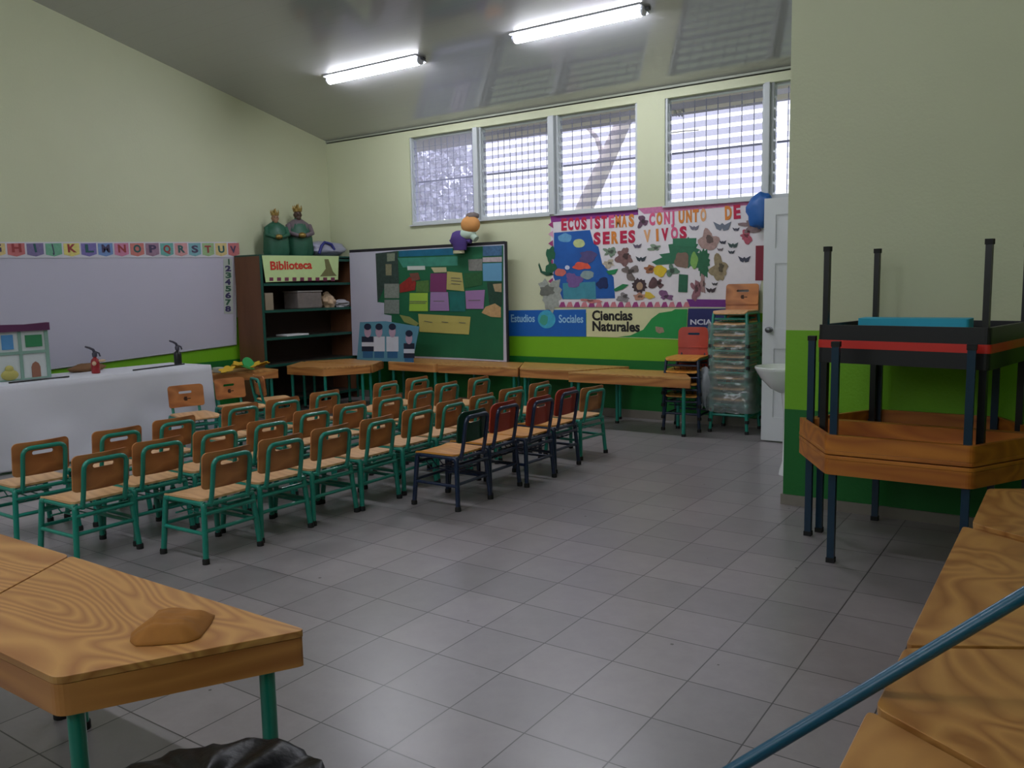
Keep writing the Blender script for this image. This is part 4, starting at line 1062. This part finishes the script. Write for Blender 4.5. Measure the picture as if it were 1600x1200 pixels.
# ================================================================ BACK WALL: poster and signs
YW = YB - .002
ps = thing('ecosystem_poster', 'big white poster titled ECOSISTEMAS CONJUNTO DE SERES VIVOS with animal cut-outs', 'poster', (-2.0, YB, 1.6))
LP = Vector(ps.location)
def pp(x, y, d=0.0): return aty(840 + x / 4.2105, 300 + y / 4.2105, YW - d) - LP
PC = {}
def ppoly(name, pts, rgb, d, label=None, t=.0012, var=.08, scale=14):
    mb = MB(); mb.prism([pp(x, y, d) for x, y in pts], NY, t)
    return mb.build(name, mat('ps_%s_%d_%d_%d' % ((name,) + rgb), rgb, .7, var=var, scale=scale), ps, label=label)
def blob(name, cx, cy, rx, ry, rgb, d, seed=0, amp=.25, n=22, var=.25, label=None, spikes=0):
    P = []
    for k in range(n):
        a = 2 * PI * k / n; q = 1 + amp * noise.noise(Vector((math.cos(a) * 1.6 + seed, math.sin(a) * 1.6, seed * .7)))
        if spikes: q *= 1 + .12 * (1 if k % 2 else -1)
        P.append((cx + rx * q * math.cos(a), cy + ry * q * math.sin(a)))
    return ppoly(name, P, rgb, d, label, var=var, scale=30)
ppoly('paper_sheet', [(85, 155), (1500, 45), (1520, 330), (1440, 760), (130, 755), (95, 700)], (214, 210, 214), 0)
ppoly('purple_top_strip', [(85, 160), (660, 108), (662, 150), (90, 200)], (126, 44, 128), .0016)
ppoly('pink_top_strip', [(660, 108), (1400, 50), (1400, 85), (700, 145)], (186, 110, 150), .0016, var=.3, scale=40)
ppoly('purple_bottom_strip', [(980, 705), (1400, 710), (1380, 758), (1000, 755)], (106, 40, 122), .0016)
for k in range(18):
    x = 140 + k * 48; ppoly('scallop', [(x, 758), (x + 14, 725), (x + 34, 722), (x + 46, 757)], ((150, 60, 120), (196, 120, 130))[k % 2], .0032)
for k in range(9):
    y = 215 + k * 62; ppoly('scallop', [(70, y), (100, y - 22), (104, y + 24)], ((150, 50, 110), (206, 150, 180))[k % 2], .0032)
ppoly('ocean_panel', [(108, 268), (345, 250), (370, 340), (400, 360), (425, 470), (500, 560), (510, 700), (165, 705), (105, 560)], (18, 84, 160), .0016, 'blue ocean cut-out', var=.3, scale=6)
ppoly('shallow_water', [(165, 600), (380, 590), (385, 705), (170, 705)], (60, 134, 152), .003, var=.3)
blob('pale_cloud', 180, 300, 45, 28, (92, 150, 190), .003, 1)
blob('moon', 272, 338, 38, 28, (180, 190, 130), .003, 2, .1)
blob('orange_fish', 290, 487, 55, 26, (214, 84, 60), .0045, 3, .4)
blob('orange_fish', 150, 530, 34, 26, (190, 100, 90), .0045, 4, .3)
blob('violet_coral', 235, 580, 55, 45, (110, 82, 140), .0045, 5, .5)
blob('grey_fish', 330, 545, 42, 26, (130, 150, 150), .0045, 6, .3)
blob('brown_octopus', 330, 425, 55, 40, (78, 70, 118), .0045, 7, .5)
blob('dark_penguin', 430, 600, 38, 38, (14, 34, 84), .0045, 8, .4)
blob('white_bubble', 195, 497, 15, 15, (200, 206, 226), .006, 9, .1)
blob('green_seahorse', 85, 410, 32, 45, (28, 92, 62), .0045, 10, .5); blob('green_seahorse', 85, 500, 30, 45, (28, 92, 62), .0045, 11, .6)
ppoly('green_tail', [(10, 465), (30, 520), (90, 530), (110, 545), (60, 552), (20, 530), (5, 480)], (22, 76, 54), .0045)
blob('grey_white_bird', 85, 670, 70, 90, (150, 156, 148), .0045, 12, .5, spikes=1, var=.4); blob('bird_wing', 60, 650, 45, 35, (100, 104, 96), .006, 13, .6)
# tree of the poster
ppoly('tree_trunk', [(930, 540), (990, 545), (985, 660), (925, 658)], (34, 92, 66), .0045)
blob('tree_crown', 965, 400, 92, 95, (40, 104, 74), .003, 14, .35, 34, spikes=1, label='green tree cut-out'); blob('tree_crown', 1085, 465, 52, 90, (34, 96, 64), .0035, 15, .4, 30, spikes=1)
ppoly('tree_branch', [(750, 460), (820, 430), (800, 410), (870, 400), (860, 345), (900, 340), (920, 470), (780, 480)], (40, 104, 74), .004)
ppoly('tree_top', [(890, 305), (1045, 303), (1040, 360), (890, 350)], (44, 112, 80), .0042)
blob('brown_bear', 950, 450, 50, 48, (120, 98, 84), .0055, 16, .4); blob('lime_parrot', 1030, 450, 26, 50, (120, 166, 84), .0055, 17, .3)
for i, (x, y, rx, ry, c_) in enumerate(((475, 395, 40, 32, (110, 130, 110)), (570, 420, 48, 44, (120, 88, 86)), (600, 525, 52, 46, (110, 100, 96)), (470, 470, 36, 20, (180, 170, 150)), (570, 690, 42, 26, (130, 126, 128)), (690, 195, 30, 30, (96, 66, 88)), (770, 370, 40, 20, (120, 140, 120)), (740, 510, 30, 28, (150, 96, 62)), (880, 520, 38, 34, (90, 120, 100)), (790, 600, 40, 36, (90, 64, 66)), (670, 690, 36, 22, (176, 130, 108)), (840, 690, 38, 26, (120, 80, 120)), (1125, 315, 52, 60, (160, 132, 126)), (1200, 505, 44, 66, (140, 126, 96)), (1040, 640, 28, 60, (136, 92, 100)), (1410, 220, 60, 44, (130, 110, 110)), (1370, 290, 34, 34, (170, 80, 96)), (1090, 610, 18, 50, (150, 120, 116)), (340, 715, 60, 14, (190, 120, 116)))):
    blob('animal_cutout', x, y, rx, ry, c_, .0045, 20 + i, 1.1, n=30, var=.5)
    blob('animal_marking', x + rx * .15, y - ry * .1, rx * .4, ry * .4, tuple(int(v * .6) for v in c_), .006, 70 + i, .8, var=.4)
blob('lion_mane', 670, 615, 46, 46, (58, 42, 46), .0045, 50, .2, 24, spikes=1); blob('lion_face', 672, 618, 22, 26, (160, 132, 106), .006, 51, .2)
blob('yellow_sun_fish', 805, 520, 46, 36, (206, 178, 40), .006, 52, .3, label='yellow cut-out'); ppoly('yellow_cut_piece', [(710, 655), (740, 660), (775, 690), (735, 705), (705, 690)], (206, 178, 60), .006)
ppoly('green_leaf', [(450, 520), (530, 505), (510, 540), (470, 545)], (24, 124, 74), .006); ppoly('green_lizard', [(500, 640), (560, 605), (600, 610), (560, 640), (510, 655)], (24, 116, 66), .006)
def butterfly(x, y, s, rgb):
    ppoly('butterfly', [(x - 60 * s, y - 30 * s), (x - 15 * s, y - 8 * s), (x, y - 22 * s), (x + 15 * s, y - 8 * s), (x + 60 * s, y - 32 * s), (x + 40 * s, y + 22 * s), (x + 8 * s, y + 30 * s), (x, y + 12 * s), (x - 12 * s, y + 30 * s), (x - 38 * s, y + 18 * s)], rgb, .0045, var=.3)
for x, y, s, c_ in ((1215, 225, 1.0, (104, 112, 126)), (1305, 245, .4, (70, 70, 84)), (1360, 442, .7, (60, 62, 80)), (1218, 330, .4, (50, 54, 66)), (1285, 350, .6, (56, 76, 74)), (1200, 378, .35, (110, 100, 104)), (1275, 395, .4, (60, 66, 76)), (680, 440, .6, (50, 62, 70)), (655, 355, .5, (90, 80, 100)), (1030, 235, .55, (110, 108, 124)), (1140, 645, .6, (60, 50, 56)), (1165, 605, .35, (70, 66, 70))): butterfly(x, y, s, c_)
RD, PK, OR, PO = (178, 24, 66), (206, 84, 124), (204, 124, 48), (212, 160, 112)
def title(s, x0, y0, x1, y1, h, cl, sizes=None):
    n = len(s)
    for i, ch in enumerate(s):
        a = i / n; b = (i + .80) / n
        if ch == 'I': a, b = (i + .28) / n, (i + .55) / n
        if ch == 'J': a, b = (i + .15) / n, (i + .6) / n
        p = pp(x0 + (x1 - x0) * a, y0 + (y1 - y0) * a, .003); q = pp(x0 + (x1 - x0) * b, y0 + (y1 - y0) * b, .003)
        mb = MB(); text_fit(mb, ch, p, q, h, NY, bold=.0085, depth=.002); mb.build('letter', mat('letter_%d_%d_%d' % cl[i], cl[i], .7), ps)
title('ECOSISTEMAS', 155, 250, 645, 222, .115, [RD, RD, RD, RD, PK, RD, RD, PK, OR, OR, OR])
title('CONJUNTO', 735, 216, 1120, 186, .11, [PK, OR, PK, PK, OR, OR, OR, PO])
title('DE', 1232, 180, 1345, 168, .12, [OR, RD])
title('SERES', 370, 342, 655, 328, .115, [RD, RD, OR, RD, RD])
title('VIVOS', 705, 326, 995, 300, .11, [PO, OR, RD, PK, RD])

mb = MB(); mb.ball((0, 0, 0), (.125, .06, .16), 20, .3, 2.2, 4); o = mb.build('blue_balloon', mat('blue_crepe', (30, 90, 160), .5), loc=tuple(aty(1188, 330, 5.12)), smooth=60)
tag(o, 'crumpled blue paper ball at the top right corner of the ecosystem poster', 'paper ball')

def wall_sign(name, label, pts, rgb, cat='sign'):
    cx_ = aty(sum(p[0] for p in pts) / len(pts), sum(p[1] for p in pts) / len(pts), YW)
    t = thing(name, label, cat, tuple(cx_)); L_ = Vector(t.location)
    f = lambda u, v, d=0.0: aty(u, v, YW - d) - L_
    mb = MB(); mb.prism([f(*p) for p in pts], NY, .0015); mb.build('sign_sheet', mat(name + '_sheet', rgb, .5), t)
    return t, f
s1, f = wall_sign('social_studies_sign', 'blue sign with a globe reading Estudios Sociales, below the poster', [(793, 485), (915.5, 483.5), (916, 526), (793, 525)], (14, 92, 176))
mb = MB(); text_fit(mb, 'Estudios', f(798, 503, .002), f(835, 503, .002), .085, NY, bold=.002); mb.build('lettering', mat('pale_blue_print', (150, 196, 226), .6), s1)
mb = MB(); text_fit(mb, 'Sociales', f(873, 504, .002), f(911, 504, .002), .085, NY, bold=.002); mb.build('lettering', mat('pale_blue_print', (150, 196, 226), .6), s1)
mb = MB(); c_ = f(854, 499, .002); mb.prism([c_ + Vector((.115 * math.cos(2 * PI * k / 24), 0, .10 * math.sin(2 * PI * k / 24))) for k in range(24)], NY, .001); mb.build('globe', mat('globe_cyan', (60, 160, 190), .6, var=.35, scale=16), s1)
mb = MB(); c_ = f(850, 500, .0035); mb.prism([c_ + Vector((.05 * math.cos(2 * PI * k / 9) * (1 + .3 * (k % 2)), 0, .06 * math.sin(2 * PI * k / 9))) for k in range(9)], NY, .001); mb.build('continent', mat('globe_green', (60, 150, 130), .6), s1)
s2, f = wall_sign('natural_science_sign', 'cream sign with a green hill reading Ciencias Naturales', [(916.5, 482.5), (1075, 482.5), (1072, 531), (1020, 529), (916.5, 526)], (206, 206, 160))
mb = MB(); text_fit(mb, 'Ciencias', f(925, 500, .002), f(988, 500, .002), .10, NY, bold=.005); text_fit(mb, 'Naturales', f(925, 516.5, .002), f(999, 518, .002), .10, NY, bold=.005); mb.build('lettering', mat('black_print', (18, 18, 20), .6), s2)
mb = MB(); mb.prism([f(u, v, .002) for u, v in ((965, 526.5), (985, 524), (1005, 515), (1018, 498), (1030, 489), (1050, 486), (1055, 483), (1074.5, 483), (1071.5, 530), (1020, 528))], NY, .001); mb.build('green_hill', mat('hill_green', (24, 140, 66), .6), s2)
mb = MB(); mb.prism([f(u, v, .0035) for u, v in ((1024, 510), (1036, 512), (1038, 519), (1030, 521), (1025, 518))], NY, .001); mb.build('children_drawing', mat('drawing_mix', (150, 130, 110), .6, var=.5, scale=60), s2)
s3, f = wall_sign('navy_sign', 'navy blue sign with white letters partly hidden by the chair stack', [(1075.5, 482), (1165, 482), (1165, 531), (1073, 531)], (24, 30, 92))
mb = MB(); text_fit(mb, 'NCIA', f(1078, 507, .002), f(1112, 507, .002), .05, NY, bold=.002); mb.build('lettering', mat('white_print2', (200, 200, 210), .6), s3)
mb = MB(); mb.prism([f(1073.5, 510, .002), f(1140, 510, .002), f(1140, 530, .002), f(1073, 530, .002)], NY, .001); mb.build('lower_panel', mat('deep_teal_print', (14, 66, 96), .6), s3)
mb = MB(); a = aty(1181, 384, YW); b = aty(1199, 438, YW); mb.lohi((a.x, YW, b.z), (b.x + .03, YW - .004, a.z)); o = mb.build('maroon_sheet', mat('maroon_card', (120, 22, 44), .6)); tag(o, 'maroon sheet on the wall between the poster and the door', 'sheet')

# ================================================================ FOREGROUND SMALL THINGS
# crumpled brown cloth on the front left table
def cloth(label, outline_uv, z, m):
    P = [atz(u, v, z) for u, v in outline_uv]; c = sum(P, Vector()) / len(P)
    mb = MB(); nR = 14; N = 64
    def edge(a):
        # outline radius by angle
        q = Vector((math.cos(a), math.sin(a), 0)); best = None
        for i in range(len(P)):
            A = P[i] - c; B = P[(i + 1) % len(P)] - c; e = B - A; den = q.x * e.y - q.y * e.x
            if abs(den) < 1e-9: continue
            t = (A.x * e.y - A.y * e.x) / den; s_ = (A.x * q.y - A.y * q.x) / den
            if t > 0 and -1e-6 <= s_ <= 1 + 1e-6: best = t if best is None else max(best, t)
        return best or .05
    rings = []
    for j in range(nR + 1):
        k = j / nR; ring = []
        for i in range(N):
            a = 2 * PI * i / N; r = edge(a) * k; x = r * math.cos(a); y = r * math.sin(a)
            h = .034 * (1 - k ** 3) + (.010 * noise.noise(Vector((x * 14 + y * 8, y * 18, 1.3))) + .010 * abs(noise.noise(Vector((x * 16 - y * 20, y * 6, 4))))) * (1 - k ** 5)
            ring.append(mb.bm.verts.new((x, y, max(.002, h) + .001)))
        rings.append(ring)
    for j in range(nR):
        for i in range(N):
            try: mb.bm.faces.new((rings[j][i], rings[j][(i + 1) % N], rings[j + 1][(i + 1) % N], rings[j + 1][i]))
            except ValueError: pass
    bot = [mb.bm.verts.new((v_.co.x, v_.co.y, .0005)) for v_ in rings[-1]]
    for i in range(N): mb.bm.faces.new((rings[-1][i], rings[-1][(i + 1) % N], bot[(i + 1) % N], bot[i]))
    mb.bm.faces.new(bot)
    bmesh.ops.remove_doubles(mb.bm, verts=rings[0], dist=1e-5)
    o = mb.build('crumpled_cloth', m, loc=(c.x, c.y, z), smooth=60); tag(o, label, 'cloth'); return o
cloth('crumpled golden brown cloth lying on the left foreground table', [(203, 1003), (205, 990), (232, 974), (246, 956), (290, 953), (336, 962), (330, 975), (312, 998), (290, 1005), (240, 1009), (212, 1010)], TH + .001, mat('golden_brown_cloth', (154, 100, 34), .85, var=.25, scale=24))

# black bin bag at the bottom edge
bb = thing('waste_bin', 'black plastic bin bag bulging over a bin at the bottom edge of the photo', 'bin', (.36, -1.785, 0))
mb = MB(); mb.lathe([(.13, 0), (.15, .02), (.17, .32), (.165, .32), (.14, .03)], (0, 0, 0), 24); mb.build('bin', mat('grey_bin', (50, 52, 56), .5), bb, smooth=40)
mb = MB()
def bagf(u, v):
    a = u * 2 * PI; q = v
    r = (.19 + .05 * math.sin(PI * q)) * (1 if q < .75 else max(.02, 1 - ((q - .75) / .25) ** 2))
    z = .165 + .28 * min(1, q / .75) + .03 * max(0, (q - .75) / .25)
    d = Vector((math.cos(a), math.sin(a), q * 2))
    r *= 1 + .16 * noise.noise(d * 1.7 + Vector((5, 0, 0))) + .07 * noise.noise(Vector((math.cos(a) * 7, math.sin(a) * 7, q * 4)))
    z += .025 * noise.noise(Vector((math.cos(a) * 4 * q, math.sin(a) * 4 * q, 7)))
    return Vector((r * math.cos(a), r * math.sin(a), z))
mb.grid(bagf, 80, 36); mb.build('bin_bag', mat('black_bin_bag', (6, 6, 8), .36, var=.2, spec=.25, coat=.0, bump=.5, scale=14), bb, smooth=80)

# blue pole leaning on the edge of the right-hand tables
P0 = atz(1386, 1068, .575); P1 = atz(1165, 1200, .355)
d = (P0 - P1).normalized(); foot = P1 - d * ((P1.z - .02) / d.z); up = P0 + d * .95
pl = thing('blue_pole', 'teal blue metal pole leaning across the right-hand tables in the foreground', 'pole', tuple(foot))
off = Vector((0, 0, .014))
mb = MB(); mb.tube([off, up - foot + off], .0145, 16); mb.build('shaft', mat('petrol_blue_enamel', (20, 84, 112), .35, coat=.3), pl, smooth=60)
mb = MB(); mb.tube([off - d * .0, off + d * .03], .0165, 14); mb.build('end_plug', M_RUB, pl, smooth=50)
